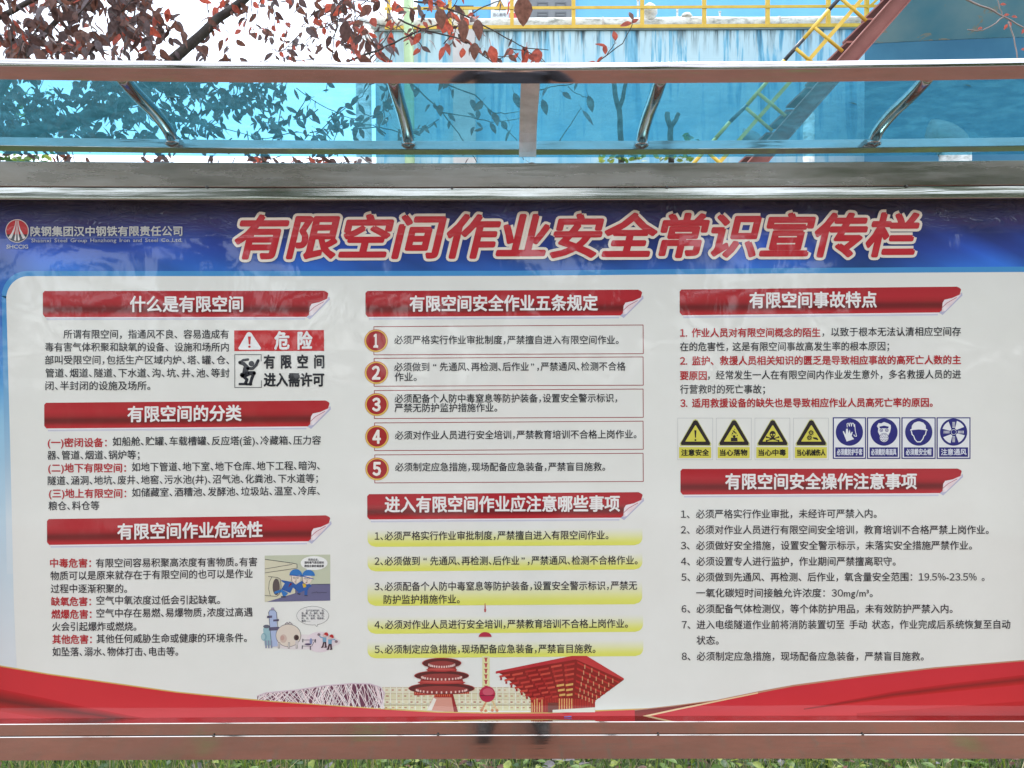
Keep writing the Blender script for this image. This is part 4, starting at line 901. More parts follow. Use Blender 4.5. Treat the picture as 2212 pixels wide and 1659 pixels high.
# round vents on the pipe
def vent(px, py0, py1, wpx, lb):
    q = P(px, py1, PY); h = P(px, py0, PY).z - (zz + .06); r_ = wpx / 2 * (PY + 1.75) / F; g = MB(); n = 16
    ring = [(r_ * .8, -.02), (r_ * .8, h * .35), (r_, h * .4), (r_ * 1.0, h * .6), (r_ * .75, h * .85), (r_ * .3, h)]
    vs = [(q.x + a * math.cos(2 * math.pi * k / n), PY + a * math.sin(2 * math.pi * k / n), zz + .06 + z) for a, z in ring for k in range(n)]
    g.add(vs, [(i * n + k, i * n + (k + 1) % n, (i + 1) * n + (k + 1) % n, (i + 1) * n + k) for i in range(len(ring) - 1) for k in range(n)] + [tuple(range((len(ring) - 1) * n, len(ring) * n))])
    return tag(g.build('roof_vent', M_PIPE, smooth=True), lb, 'vent', 'vents on the pipe')
vent(1403, 8, 40, 34, 'large round white vent behind the yellow railing, fifth bay'); vent(1483, 28, 37, 24, 'low round white vent beside the fifth railing post')
for px, y0 in ((1378, 2), (1463, 20), (1555, 27)):
    q = P(px, y0, PY + .2); g = MB(); g.tube([(q.x, q.y, zt_w), (q.x, q.y, q.z)], .022, 8); g.tube([(q.x, q.y, q.z), (q.x, q.y, q.z + .02)], .03, 8)
    tag(g.build('white_standpipe', M_PIPE), {1378: 'thin white standpipe just left of the large round vent', 1463: 'thin white standpipe left of the low round vent', 1555: 'short white standpipe between the railing posts near the yellow ladder'}[px], 'pipe', 'thin standpipes')
# upper building with door
UY = 20.0
UB = empty('control_building', (P(1400, 0, UY).x, UY + 2, 0)); tag(UB, 'bright blue plastered building with grey door above the basin wall', 'building')
a = P(902, 0, UY); g = MB(); g.box((a.x, UY, 0), (24, UY + 5, 14)); g.build('wall', M_BLUE, UB)
d0, d1 = P(1143, -60, UY - .05), P(1236, 60, UY - .05)
M_DOOR = noisy('grey_door', (.16, .165, .175), (.20, .205, .215), 3, .5)
g = MB(); g.box((d0.x, UY - .06, d1.z), (d1.x, UY - .004, d0.z)); DR = g.build('door', M_DOOR, UB, bevel=.01)
g = MB(); g.box((d0.x - .06, UY - .09, d1.z), (d0.x - .003, UY - .002, d0.z)); g.build('door_frame', M_DOOR, UB); g = MB(); g.box((d1.x + .003, UY - .09, d1.z), (d1.x + .06, UY - .002, d0.z)); g.build('door_frame', M_DOOR, UB)
for xa, xb in ((1160, 1184), (1199, 1223)):
    for ya, yb in ((5, 17), (26, 36), (-40, -8)):
        p0, p1 = P(xa, ya, UY - .06), P(xb, yb, UY - .06); g = MB()
        for q in ((p0.x, p1.x, p0.z, p0.z - .04), (p0.x, p1.x, p1.z + .04, p1.z), (p0.x, p0.x + .04, p0.z - .041, p1.z + .041), (p1.x - .04, p1.x, p0.z - .041, p1.z + .041)):
            g.box((q[0], UY - .075, min(q[2:])), (q[1], UY - .058, max(q[2:])))
        g.build('door_panel', mat('door_moulding', (.11, .115, .125), .5) if 'door_moulding' not in bpy.data.materials else bpy.data.materials['door_moulding'], UB)
# wall signs
def flat_sign(x0, y0, x1, y1, Y, col, name, label, extra):
    a, b = P(x0, y0, Y), P(x1, y1, Y); root = empty(name, ((a.x + b.x) / 2, Y, b.z)); tag(root, label, 'sign')
    g = MB(); g.box((a.x, Y, b.z), (b.x, Y + .03, a.z)); g.build('plate', mat(name + '_plate', col, .4), root)
    for nme, pts, c, k in extra:
        g = MB(); vs = [P(x, y, Y) for x, y in pts]; n = len(vs); g.add([(v.x, Y - .004 * k, v.z) for v in vs] + [(v.x, Y - .004 * k + .0035, v.z) for v in vs], [tuple(range(n)), tuple(range(n, 2 * n))[::-1]] + [(i, (i + 1) % n, n + (i + 1) % n, n + i) for i in range(n)])
        g.build(nme, mat(nme + '_paint', c, .5), root)
    return root
r1 = flat_sign(1060, -12, 1097, 41, UY - .05, (.72, .73, .74), 'electric_shock_sign', 'white sign with yellow triangle, left of the grey door', (('triangle', [(1068, 22), (1093, 22), (1080, -2)], (.02, .02, .02), 1), ('triangle_fill', [(1070, 21), (1091, 21), (1080.5, 2)], (.75, .38, .03), 2), ('bolt', [(1081, 5), (1079, 12), (1082, 12), (1080, 19), (1084, 10), (1081.5, 10)], (.02, .02, .02), 3), ('text_band', [(1062, 25), (1095, 25), (1095, 39), (1062, 39)], (.62, .64, .66), 1)))
tq = Pr(); tq.text('当心触电', 1064, 1093, 31.5, 31.5, 8, (60, 62, 66), bold=.2, k=1)
me = bpy.data.meshes.new('lettering'); YS = UY - .065
def _lift():
    vs = []
    X = 0
    out_v, out_f = [], []
    for i, ch in enumerate('当心触电'):
        g = GLY[ch]; b = len(out_v)
        for u, v in g[0]:
            q = P(1064 + (i + u) * 7.4, 31.8 - (v - CJ_C) * 8.6, YS); out_v.append((q.x, YS, q.z))
        out_f += [tuple(a + b for a in f) for f in g[1]]
    return out_v, out_f
vv, ff = _lift(); me.from_pydata(vv, [], ff); me.materials.append(mat('sign_ink', (.06, .06, .07), .6)); o = bpy.data.objects.new('lettering', me); COL.objects.link(o); o.parent = r1; o.matrix_parent_inverse = Matrix.Translation(-r1.location)
ring = [(1110 + 13 * math.cos(R(a)), 12 + 13 * math.sin(R(a))) for a in range(90, 271, 15)] + [(1110 + 10 * math.cos(R(a)), 12 + 10 * math.sin(R(a))) for a in range(270, 89, -15)]
flat_sign(1098, -12, 1124, 41, UY - .05, (.72, .73, .74), 'prohibition_sign', 'white sign with red ring partly behind the railing post beside the grey door', (('red_ring', ring, (.6, .04, .05), 1), ('red_foot', [(1100, 28), (1122, 28), (1122, 39), (1100, 39)], (.55, .06, .06), 1)))
flat_sign(980, 12, 1022, 46, UY - .15, (.62, .62, .60), 'meter_box', 'pale box with dark edging on the blue wall behind plum leaves', (('hood', [(978, 12), (1023, 12), (1023, 15.5), (978, 15.5)], (.03, .03, .03), 1), ('side_edge', [(1020, 15.6), (1023, 15.6), (1023, 42), (1020, 42)], (.03, .03, .03), 1), ('label_panel', [(990, 19), (1012, 19), (1012, 32), (990, 32)], (.5, .47, .2), 1)))

# stair: red-brown stringer, yellow and black handrails
SY = 9.5
ST = empty('steel_stair', (P(1500, 348, SY).x, SY, 0)); tag(ST, 'slanting red-brown steel stair beam with yellow and black handrails crossing the blue wall', 'stair')
M_RED = noisy('red_oxide_paint', (.26, .09, .075), (.34, .13, .105), 2.2, .7)
def pline(a, b, t): return (a[0] + (b[0] - a[0]) * t, a[1] + (b[1] - a[1]) * t)
def bm_pts(a, b, e0, e1, Y):
    A = P(*pline(a, b, e0), Y); B = P(*pline(a, b, e1), Y); return A, B
A, B = P(1640 - 192 * .9, 346 + 218 * .9, SY), P(1944.5 + 88, -100, SY)
g = MB(); g.bar(A, B, .20, .012); u = (B - A).normalized(); nrm = Vector((-u.z, 0, u.x))
g.build('web', M_RED, ST)
for s_ in (-1, 1):
    g = MB(); off = nrm * (.107 * s_); g.bar(A + off + Vector((0, -.06, 0)), B + off + Vector((0, -.06, 0)), .014, .14); g.build('flange', M_RED, ST)
for k in range(14):
    t = k / 13; q = A.lerp(B, t) + nrm * .09; g = MB(); g.box((q.x - .12, SY + .02, q.z - .01), (q.x + .14, SY + .85, q.z + .02)); g.build('tread', M_RED, ST)
HY = SY - .05
h0, h1 = P(1502 - 40, 348 + 45.6, HY), P(1811 + 35, -40, HY)
cuts = [(-1, 'y'), (0, 'y')]
def seg(p0, p1, mt, nme, r_=.03): g = MB(); g.tube([p0, p1], r_, 10); g.build(nme, mt, ST, smooth=True)
hand = [((1462, 394), (1545, 300), M_YEL), ((1545, 300), (1576, 264), M_YEL), ((1576, 264), (1613, 228), M_BLK), ((1613, 228), (1660, 173), M_YEL), ((1660, 173), (1694, 131), M_YEL), ((1694, 131), (1735, 85), M_BLK), ((1735, 85), (1790, 22), M_YEL), ((1790, 22), (1830, -22), M_BLK)]
for a_, b_2, mt in hand: seg(P(*a_, HY), P(*b_2, HY), mt, 'handrail', .028)
g = MB(); g.bar(P(1517, 394, HY), P(1895, -40, HY), .055, .03); g.build('lower_rail', M_YEL, ST)
for a_, b_2 in (((1816, -4), (1871, 45)), ((1760, 60), (1820, 111)), ((1719, 105), (1760, 140)), ((1639, 202), (1697, 251)), ((1611, 233), (1668, 283)), ((1530, 330), (1580, 374))):
    seg(P(*a_, HY - .02), P(*b_2, HY + .01), M_YEL, 'baluster', .026)

# right-hand tank with sloping soffit
TY = 11.6
TK = empty('round_tank', (P(2100, 92, TY).x, TY + 3, 0)); tag(TK, 'blue tank, wall tinted dark for shade, with sloping underside of flaking paint, upper right', 'tank')
M_PEEL = mat('flaking_blue', (.10, .30, .45), .7)
v_ = pos_map(M_PEEL, (.7, 1.0, 1.6)); n1 = noise_t(M_PEEL, v_, 1.7, 8, .62, .8); n2 = noise_t(M_PEEL, pos_map(M_PEEL, (1, 1, 1)), .8, 4)
c1 = ramp(M_PEEL, n2, [(.3, (.12, .36, .52)), (.7, (.34, .52, .60))]); link(M_PEEL, mix(M_PEEL, ramp(M_PEEL, n1, [(.575, 0.), (.59, 1.)]), c1, (.46, .42, .36)), 'Base Color')
bump(M_PEEL, ramp(M_PEEL, n1, [(.60, 0.), (.615, 1.)]), .5, .02)
tw = P(1868, 92, TY); ze = P(2000, 94, TY).z; g = MB()
N_ = 20; xs = [tw.x + i * .42 for i in range(N_ + 1)]; cur = lambda x: TY - .28 * math.sin((x - tw.x) / 8 * math.pi) 
vs = []
for x in xs: vs += [(x, cur(x), 0), (x, cur(x), ze)]
g.add(vs, [(2 * i, 2 * i + 2, 2 * i + 3, 2 * i + 1) for i in range(N_)]); g.add([(tw.x, TY, 0), (tw.x, TY, ze), (tw.x + 4, TY + 6, ze), (tw.x + 4, TY + 6, 0)], [(0, 1, 2, 3)]); g.build('wall', M_SHADED_BLUE, TK, fix=False)
g = MB(); vs = []
for x in xs: vs += [(x, cur(x) - .01, ze), (x + .35, cur(x) - 2.6, ze + 1.75), (x + .35, cur(x) - 2.62, ze + 3.2), (x + 4, TY + 6, ze + 3.2)]
g.add(vs, [(4 * i + k, 4 * i + 4 + k, 4 * i + 5 + k, 4 * i + 1 + k) for i in range(N_) for k in range(3)]); g.add([vs[0], vs[1], vs[2], vs[3], (tw.x + 4, TY + 6, ze)], [(0, 1, 2, 3, 4)]); g.build('soffit', M_PEEL, TK, fix=False)
# pipes low on the right
M_GPIPE = noisy('dull_grey_lagging', (.13, .17, .20), (.24, .27, .28), 4, .7)
def elbow_pipe(px, ytop, wpx, Y, lb, turn=-1, down=True):
    q = P(px, ytop, Y); r_ = wpx / 2 * (Y + 1.75) / F; root = empty('vent_elbow', (q.x, Y, 0)); tag(root, lb, 'pipe', 'bent vent pipes')
    pts = [(q.x + turn * (r_ * 1.6) * (1 - math.cos(R(a))), Y + .5 * r_ * (a / 90), q.z - r_ * 2.2 + r_ * 1.25 * math.sin(R(a))) for a in range(0, 91, 11)]
    g = MB(); g.tube(pts, [r_ * 1.05] * len(pts), 20); g.build('elbow', M_GPIPE, root, smooth=True)
    g = MB(); g.tube([(q.x, Y, 0), (q.x, Y, q.z - r_ * 2.2)], r_, 20); g.build('riser', M_PIPE, root, smooth=True)
    g = MB(); g.tube([(q.x, Y, q.z - r_ * 2.3), (q.x, Y, q.z - r_ * 2.1)], r_ * 1.12, 20); g.build('flange', M_PIPE, root, smooth=True)
elbow_pipe(2064, 257, 62, 9.0, 'thick grey bent pipe rising in front of the blue tank')
elbow_pipe(1632, 277, 34, 12.5, 'smaller bent pipe behind the stair beam')
a = P(1747, 246, 12.0); g = MB(); g.tube([(a.x, a.y, 0), (a.x, a.y, a.z)], .1, 14); tag(g.build('white_riser', M_PIPE, smooth=True), 'plain white riser pipe just right of the stair beam', 'pipe')

# ================================================================== vegetation
def leaf_xf(pos, length, rnd, droop=1.0, face=True):
    a = rnd.uniform(0, 2 * math.pi); d = Vector((math.cos(a), math.sin(a) * .7, -droop * rnd.uniform(.3, 1.4))).normalized()
    n = Vector((rnd.gauss(0, .6), -1 + rnd.gauss(0, .5), rnd.gauss(0, .6) + .3)); y = n.cross(d); y = y.normalized() if y.length > 1e-4 else Vector((0, 0, 1)); z = d.cross(y)
    m = Matrix((d, y, z)).transposed().to_4x4(); s = length
    return Matrix.Translation(pos) @ m @ Matrix.Diagonal((s, s * rnd.uniform(.75, 1.2), s, 1))
def scatter(tree, items, meshes, limit=300, nm='leaf'):
    """items: (matrix, mesh index, size as seen); the largest are objects, the rest one mesh"""
    items.sort(key=lambda t: -t[2])
    for m, k, s in items[:limit]:
        o = bpy.data.objects.new(nm, meshes[k]); COL.objects.link(o); o.parent = tree; o.matrix_parent_inverse = Matrix.Translation(-tree.location); o.matrix_world = m
        o.matrix_basis = m
    rest = items[limit:]
    if rest:
        vs, fs, mi = [], [], []; mats = []
        for m, k, s in rest:
            me = meshes[k]; b = len(vs); mt = me.materials[0]
            if mt not in mats: mats.append(mt)
            vs += [tuple(m @ v.co) for v in me.vertices]; fs += [tuple(i + b for i in p_.vertices) for p_ in me.polygons]; mi += [mats.index(mt)] * len(me.polygons)
        g = MB(); g.v, g.f, g.m = vs, fs, mi; o = g.build('foliage', mats, tree, smooth=True, fix=False); o['kind'] = 'stuff'
rp_ = random.Random(21)
PLUM = empty('plum_tree', (-3.3, 2.1, 0)); tag(PLUM, 'purple-leaved plum tree with dark limbs reaching over the left and middle of the canopy', 'tree')
LM = [leaf_mesh('plum_leaf', M_LEAF[k % 4], wr=(.46, .52, .56, .5)[k % 4] * (1 if k < 4 else .7), curl=(.15, .35, .1, .5, .3)[k % 5], seed=k) for k in range(8)]
ITEMS = []
def br(pts, D, r0, r1, nme='branch', tree=PLUM, bark=M_BARK, sub=3, jit=1.6):
    """a limb through picture readings at distance D (a number or a list), radii in the same readings"""
    Ds = D if hasattr(D, '__len__') else [D] * len(pts); out = []; rad = []
    for i in range(len(pts) - 1):
        for k in range(sub):
            t = k / sub; x = pts[i][0] + (pts[i + 1][0] - pts[i][0]) * t; y = pts[i][1] + (pts[i + 1][1] - pts[i][1]) * t; d = Ds[i] + (Ds[i + 1] - Ds[i]) * t
            j = jit if 0 < k else 0; out.append(P(x + rp_.uniform(-j, j), y + rp_.uniform(-j, j), d - 1.75)); u = (i + t) / (len(pts) - 1); rad.append((r0 + (r1 - r0) * u) * d / F)
    out.append(P(*pts[-1], Ds[-1] - 1.75)); rad.append(r1 * Ds[-1] / F)
    g = MB(); g.tube(out, rad, 8 if r0 > 4 else 6); g.build(nme, bark, tree, smooth=True); return out
def leaves(path, n, L0, L1, red=.25, green=False, spread=6, tree_items=None):
    for _ in range(n):
        i = rp_.randrange(len(path) - 1); q = path[i].lerp(path[i + 1], rp_.random()); d = q.y + 1.75
        q = q + Vector((rp_.gauss(0, spread), rp_.gauss(0, spread * 3), rp_.gauss(0, spread))) * (d / F)
        L_ = rp_.uniform(L0, L1) * d / F; u = rp_.random(); k = 2 if u < red else rp_.choice((0, 0, 1, 1, 3)); k += 4 * (rp_.random() < .35)
        ITEMS.append((leaf_xf(q, L_, rp_), k, L_ / d))
def twigs(x0, y0, x1, y1, n, nl, L0, L1, red, D=(3.4, 4.6), ang=None, ln=(50, 110), r0=1.3):
    for _ in range(n):
        x, y = rp_.uniform(x0, x1), rp_.uniform(y0, y1); a = rp_.uniform(0, 6.28) if ang is None else R(ang) + rp_.gauss(0, .5); l = rp_.uniform(*ln); d = rp_.uniform(*D); pts = [(x, y)]
        for k in range(3): a += rp_.gauss(0, .35); pts.append((pts[-1][0] + l / 3 * math.cos(a), pts[-1][1] + l / 3 * math.sin(a)))
        pth = br(pts, d, r0, .6, 'twig', sub=2); leaves(pth, nl, L0, L1, red)
# trunk and limbs
g = MB(); tb = PLUM.location; a0 = P(-60, 322, 2.0)
g.tube([(tb.x, tb.y, -.1), (tb.x + .03, tb.y, .5), (tb.x - .02, tb.y - .02, 1.0), (tb.x + .1, tb.y - .05, 1.6), (a0.x - .25, a0.y, a0.z - .35), tuple(a0)], [.12, .1, .085, .075, .06, .045], 12); g.build('trunk', M_BARK, PLUM, smooth=True)
l1 = br([(-60, 322), (60, 285), (160, 262), (250, 232), (330, 175), (372, 130), (432, 78), (470, 40), (524, 2), (580, -50)], [3.75] * 10, 15, 7.5)
l2 = br([(-30, 250), (20, 170), (52, 125), (88, 84), (125, 42), (167, 7), (200, -30)], 4.1, 7, 4.5)
l3 = br([(-40, 58), (0, 36), (34, 20), (70, 0), (120, -40)], 3.9, 6.5, 5)
leaves(l1, 46, 16, 30, .08); leaves(l2, 60, 16, 30, .1, spread=14); leaves(l3, 40, 18, 32, .15, spread=14)
for pts, D, r_, n_, rd in (
        ([(300, 236), (354, 240), (410, 262), (469, 274), (552, 297)], 3.8, 2.4, 20, .05),
        ([(742, -20), (736, 10), (726, 60), (715, 132), (704, 200)], 4.0, 1.7, 10, .3),
        ([(748, 134), (817, 109), (869, 83), (908, 66), (949, 52), (980, 14), (995, -12)], 3.7, 2.3, 24, .45),
        ([(894, 3), (949, 10), (1008, 35), (1046, 56), (1095, 83), (1137, 104), (1185, 108)], 3.6, 2.3, 18, .3),
        ([(860, 40), (908, 62), (963, 76), (1008, 90), (1046, 121), (1064, 135), (1085, 165)], 3.65, 2.2, 18, .45),
        ([(1008, 35), (1046, 14), (1078, 2), (1100, -14)], 3.7, 1.4, 3, .2),
        ([(880, 176), (908, 198), (956, 243), (991, 288), (1010, 318), (1030, 350)], 3.8, 2, 12, .0),
        ([(940, 170), (970, 184), (1026, 205), (1064, 243), (1116, 302), (1131, 345)], 3.7, 2, 12, .0),
        ([(956, 243), (1019, 253), (1060, 264), (1128, 255)], 3.7, 1.4, 6, 0), ([(1064, 243), (1090, 246), (1125, 240)], 3.7, 1.2, 2, 0),
        ([(758, 281), (817, 274), (862, 286), (897, 288), (949, 257)], 3.9, 1.5, 10, .0),
        ([(690, 285), (713, 260), (748, 232), (783, 208), (800, 178)], 4, 1.2, 6, 0),
        ([(640, 190), (690, 225), (740, 250), (790, 262)], 4.2, 1.1, 5, 0),
        ([(1140, 196), (1168, 194), (1200, 186), (1234, 182), (1250, 176)], 3.7, 1.6, 3, 0),
        ([(1227, 187), (1245, 202), (1269, 210)], 3.7, 1, 0, 0),
        ([(1204, 312), (1232, 270), (1256, 233)], 3.6, 1.3, 0, 0),
        ([(1100, 104), (1140, 112), (1165, 120), (1180, 138)], 3.6, 1.2, 6, .9), ([(1064, 135), (1090, 120), (1110, 112), (1125, 130)], 3.7, 1.1, 4, .9),
        ([(1280, 142), (1310, 120), (1345, 94), (1362, 62), (1369, 38)], 3.5, 1.3, 0, 1), ([(1310, 120), (1326, 96), (1330, 86)], 3.5, .9, 0, 1)):
    pth = br(pts, D, r_, .8, 'branch' if r_ > 1.8 else 'twig'); leaves(pth, n_, 14, 30, rd)
def one(px, py, D, L_, dx, dy, k, wr=1.0):
    d = Vector((dx, rp_.uniform(-.25, .25), -dy)).normalized(); n = Vector((0.05, -1, .25)); y = n.cross(d).normalized(); z = d.cross(y); q = P(px, py, D - 1.75); s = L_ * D / F
    ITEMS.append((Matrix.Translation(q) @ Matrix((d, y, z)).transposed().to_4x4() @ Matrix.Diagonal((s, s * wr, s, 1)), k, 1))
one(1129, -8, 2.9, 56, .05, 1, 1, 1.35); one(950, 18, 3.2, 40, .1, 1, 1, 1.2); one(747, 45, 3.3, 44, -.1, 1, 0, 1.3); one(1000, 42, 3.3, 44, .05, 1, 1); one(1031, 42, 3.3, 42, .1, 1, 1, 1.0)
one(1270, 206, 3.7, 36, .35, 1, 0, 1.0); one(1258, 238, 3.6, 40, .6, .8, 7, .7); one(1171, 214, 3.7, 34, .35, 1, 0); one(1110, 200, 3.7, 34, .4, 1, 0)
one(1366, 42, 3.5, 22, -.25, -1, 1, .9); one(1365, 50, 3.5, 26, -1, 0.1, 2, .8); one(1364, 50, 3.5, 18, 1, -.6, 2, .9); one(1330, 88, 3.5, 22, -.2, -1, 2); one(1308, 118, 3.5, 24, -.1, -1, 2, .8); one(1312, 102, 3.5, 28, -1, -.25, 2, .45); one(1290, 136, 3.5, 26, -.8, .1, 2, .6); one(1302, 122, 3.5, 20, -.8, .8, 2, .5)
one(1137, 104, 3.6, 36, -.1, 1, 6, 1.1); one(1160, 104, 3.6, 36, .0, 1, 2, 1.1); one(1060, 98, 3.5, 38, .25, 1, 2, 1); one(1026, 92, 3.5, 34, -.05, 1, 1, 1.2)
twigs(-40, -30, 330, 118, 38, 13, 18, 36, .08); twigs(120, 10, 370, 118, 17, 11, 20, 40, .1, D=(3.2, 4)); twigs(380, -20, 620, 14, 9, 7, 16, 30, .3)
twigs(-60, -520, 900, -40, 80, 12, 20, 36, .1, D=(3.0, 4.6), ln=(90, 200))
twigs(480, 50, 690, 125, 10, 4, 11, 19, .3, ln=(40, 90), r0=1); twigs(640, -10, 760, 120, 11, 6, 15, 32, .15); twigs(740, 0, 990, 118, 18, 8, 17, 34, .36)
twigs(640, 100, 1080, 128, 6, 5, 14, 26, .6); twigs(-40, 172, 330, 300, 52, 13, 16, 32, 0); twigs(330, 165, 560, 240, 30, 13, 18, 30, 0); twigs(380, 235, 600, 300, 10, 7, 14, 26, 0)
twigs(560, 190, 740, 300, 14, 9, 16, 28, 0); twigs(770, 190, 960, 300, 6, 6, 14, 28, 0); twigs(130, 335, 360, 350, 3, 3, 16, 22, .5, ln=(20, 40)); twigs(470, 335, 850, 352, 12, 6, 14, 22, .35, ln=(30, 60))
for _ in range(26):      # twigs that reach forward above the path
    q = Vector((rp_.uniform(-3.2, 1.0), rp_.uniform(-2.4, .4), rp_.uniform(3.1, 4.1))); a = rp_.uniform(0, 6.28); pth = [q]
    for k in range(3): a += rp_.gauss(0, .4); pth.append(pth[-1] + Vector((math.cos(a), math.sin(a), rp_.gauss(0, .25))) * .22)
    g = MB(); g.tube(pth, [.006, .005, .004, .002], 5); g.build('twig', M_BARK, PLUM)
    for _k in range(24):
        i = rp_.randrange(3); p0 = pth[i].lerp(pth[i + 1], rp_.random()) + Vector((rp_.gauss(0, .05), rp_.gauss(0, .05), rp_.gauss(0, .05))); ITEMS.append((leaf_xf(p0, rp_.uniform(.05, .09), rp_), rp_.choice((0, 1, 4, 5, 2)), 0))
for p0, p1 in (((-2.9, 1.8, 2.6), (-1.9, -.8, 3.5)), ((-2.9, 1.9, 2.8), (-.4, -.2, 3.7)), ((-1.9, -.8, 3.5), (-1.2, -2.2, 3.8)), ((-.4, -.2, 3.7), (.9, -1.6, 3.8)), ((-3.1, 2.0, 2.2), (-2.9, 1.8, 2.7))):
    p0, p1 = Vector(p0), Vector(p1); g = MB(); g.tube([p0, p0.lerp(p1, .4) + Vector((.03, .05, .06)), p1], [.03, .022, .012], 7); g.build('branch', M_BARK, PLUM, smooth=True)
scatter(PLUM, ITEMS, LM, 300)
# branch of a second plum at the right edge
ITEMS = []
M_GBARK = noisy('grey_twig', (.26, .20, .19), (.34, .27, .25), 30, .9)
PL2 = empty('plum_branch', P(2300, 60, 2.6)); tag(PL2, 'thin grey plum branch with few red leaves at the upper right corner', 'branch')
for pts, r_ in (([(2060, -24), (2090, 0), (2135, 18), (2168, 36), (2212, 60), (2300, 110)], 2.4), ([(2168, 36), (2145, 54), (2122, 66), (2090, 64)], 1.5), ([(2178, 46), (2190, 80), (2198, 128), (2200, 170)], 1.5), ([(2150, -20), (2160, 20), (2168, 36)], 1)):
    br(pts, 4.4, r_, 1.1, 'twig', PL2, M_GBARK)
for x, y, dx, dy in ((2160, 10, 1, 0), (2168, 34, .8, -.2), (2185, 36, 1, .1), (2180, 46, .3, 1), (2122, 60, -.6, .2), (2206, 108, .9, -.3), (2212, 62, -.5, 1), (2176, 52, -.4, .7)): one(x, y, 4.4, 13, dx, dy, 2, .9)
scatter(PL2, ITEMS, LM, 300)

# pruned saplings
for px, top, pts_l, lb in ((1338, 180, (([(1342, 352), (1341, 300), (1338, 240), (1329, 205), (1326, 176)], 6.5, 5), ([(1337, 238), (1346, 210), (1352, 178)], 5, 4)), 'taller forked pruned sapling stem behind the blue sheet'),
                          (1450, 241, (([(1450, 352), (1448, 300), (1449, 276), (1442, 258), (1442, 243)], 6.5, 5.5), ([(1449, 276), (1458, 262), (1466, 245)], 5, 4.5)), 'shorter forked pruned sapling stem left of the yellow handrail')):
    D_ = 5.2; q = P(px, 352, D_ - 1.75); S_ = empty('pruned_sapling', (q.x, q.y, 0)); tag(S_, lb, 'tree', 'pruned saplings')
    g = MB(); g.tube([(q.x, q.y, -.05), (q.x + .02, q.y, 1.2), tuple(P(pts_l[0][0][0][0], 352, D_ - 1.75))], [.03, .026, 6.5 * D_ / F], 10); g.build('trunk', M_BARK, S_, smooth=True)
    for pts, r0, r1 in pts_l: br(pts, D_, r0, r1, 'branch', S_, M_BARK, jit=.8)
    its = []; gm = [leaf_mesh('sapling_leaf', M_GREEN[k], wr=.5, seed=30 + k) for k in range(3)]
    for _ in range(26):
        c = rp_.choice(((px - 28, 346), (px + 34, 346), (px + 10, 344), (px + 40, 300 if px > 1400 else 346))); qq = P(c[0] + rp_.gauss(0, 10), c[1] + rp_.gauss(0, 5), D_ - 1.75 - .1)
        its.append((leaf_xf(qq, .05, rp_, -.6), rp_.randrange(3), .05))
    scatter(S_, its, gm, 300)
# green tree beyond on the left
GT = empty('green_tree', (-5.5, 6.0, 0)); tag(GT, 'green-leaved tree showing at the far left edge behind the plum', 'tree')
g = MB(); g.tube([(-5.5, 6, -.1), (-5.45, 6, 1.5), (-5.3, 6, 3.5), (-5.2, 6.1, 4.6)], [.13, .11, .08, .03], 10); g.build('trunk', M_BARK, GT, smooth=True)
its = []; gm = [leaf_mesh('green_leaf', M_GREEN[k], wr=.5, seed=40 + k) for k in range(3)]
for _ in range(900):
    x, y = (rp_.gauss(-60, 70), rp_.uniform(185, 370)) if rp_.random() < .75 else (rp_.uniform(-60, 110), rp_.uniform(336, 400)); its.append((leaf_xf(P(x, y, rp_.uniform(5.2, 6.8)), rp_.uniform(.05, .1), rp_, .4), rp_.choice((0, 1, 1, 2)), rp_.random()))
scatter(GT, its, gm, 120)

# grass and ground cover under the board
rg = random.Random(4)
g = MB()
for _ in range(9000):
    x = rg.uniform(-2.3, 2.3); y = rg.uniform(.7, 1.75)
    if -.35 < x < .9 and rg.random() < .45: continue
    h = rg.uniform(.06, .19) * (1.2 if x < -.3 else .9); a = rg.uniform(0, 6.28); w_ = rg.uniform(.0016, .0035); dx, dy = math.cos(a) * w_, math.sin(a) * w_; lx, ly = rg.gauss(0, .05), rg.gauss(0, .05)
    g.add([(x - dx, y - dy, 0), (x + dx, y + dy, 0), (x + dx * .8 + lx * .4, y + dy * .8 + ly * .4, h * .6), (x - dx * .8 + lx * .4, y - dy * .8 + ly * .4, h * .6), (x + lx, y + ly, h * rg.uniform(.75, 1))], [(0, 1, 2, 3), (3, 2, 4)], rg.choice((0, 0, 1, 2, 3)))
tag(g.build('grass', [M_GREEN[0], M_GREEN[1], M_GREEN[2], leafmat('dry_straw', (.42, .36, .2), .2)], fix=False), 'short green and straw-coloured grass under the board', 'grass', kind='stuff')
g = MB()
def put_leaf(g, m_, q, s, up, k):
    a = rg.uniform(0, 6.28); d = Vector((math.cos(a), math.sin(a), up)).normalized(); y = Vector((rg.gauss(0, .3), rg.gauss(0, .3), 1)).cross(d).normalized(); z = d.cross(y); M_ = Matrix.Translation(q) @ Matrix((d, y, z)).transposed().to_4x4() @ Matrix.Diagonal((s, s, s, 1))
    g.add([M_ @ v.co for v in m_.vertices], [tuple(p_.vertices) for p_ in m_.polygons], k)
lm = leaf_mesh('cover_leaf', M_GREEN[0], wr=.62, curl=.2, seed=77)
for _ in range(2600):
    x = rg.gauss(.35, .75) if rg.random() < .6 else rg.uniform(-2.3, 2.4); y = rg.uniform(.7, 1.7); put_leaf(g, lm, (x, y, rg.uniform(.0, .12)), rg.uniform(.025, .055), rg.uniform(-.1, .6), rg.choice((0, 0, 1, 1, 2, 2, 0, 3, 4, 4, 2)))
tag(g.build('ground_cover', M_GREEN + [M_LEAF[1]], smooth=True, fix=False), 'mixed low leaves and litter between the grass', 'ground cover', kind='stuff')
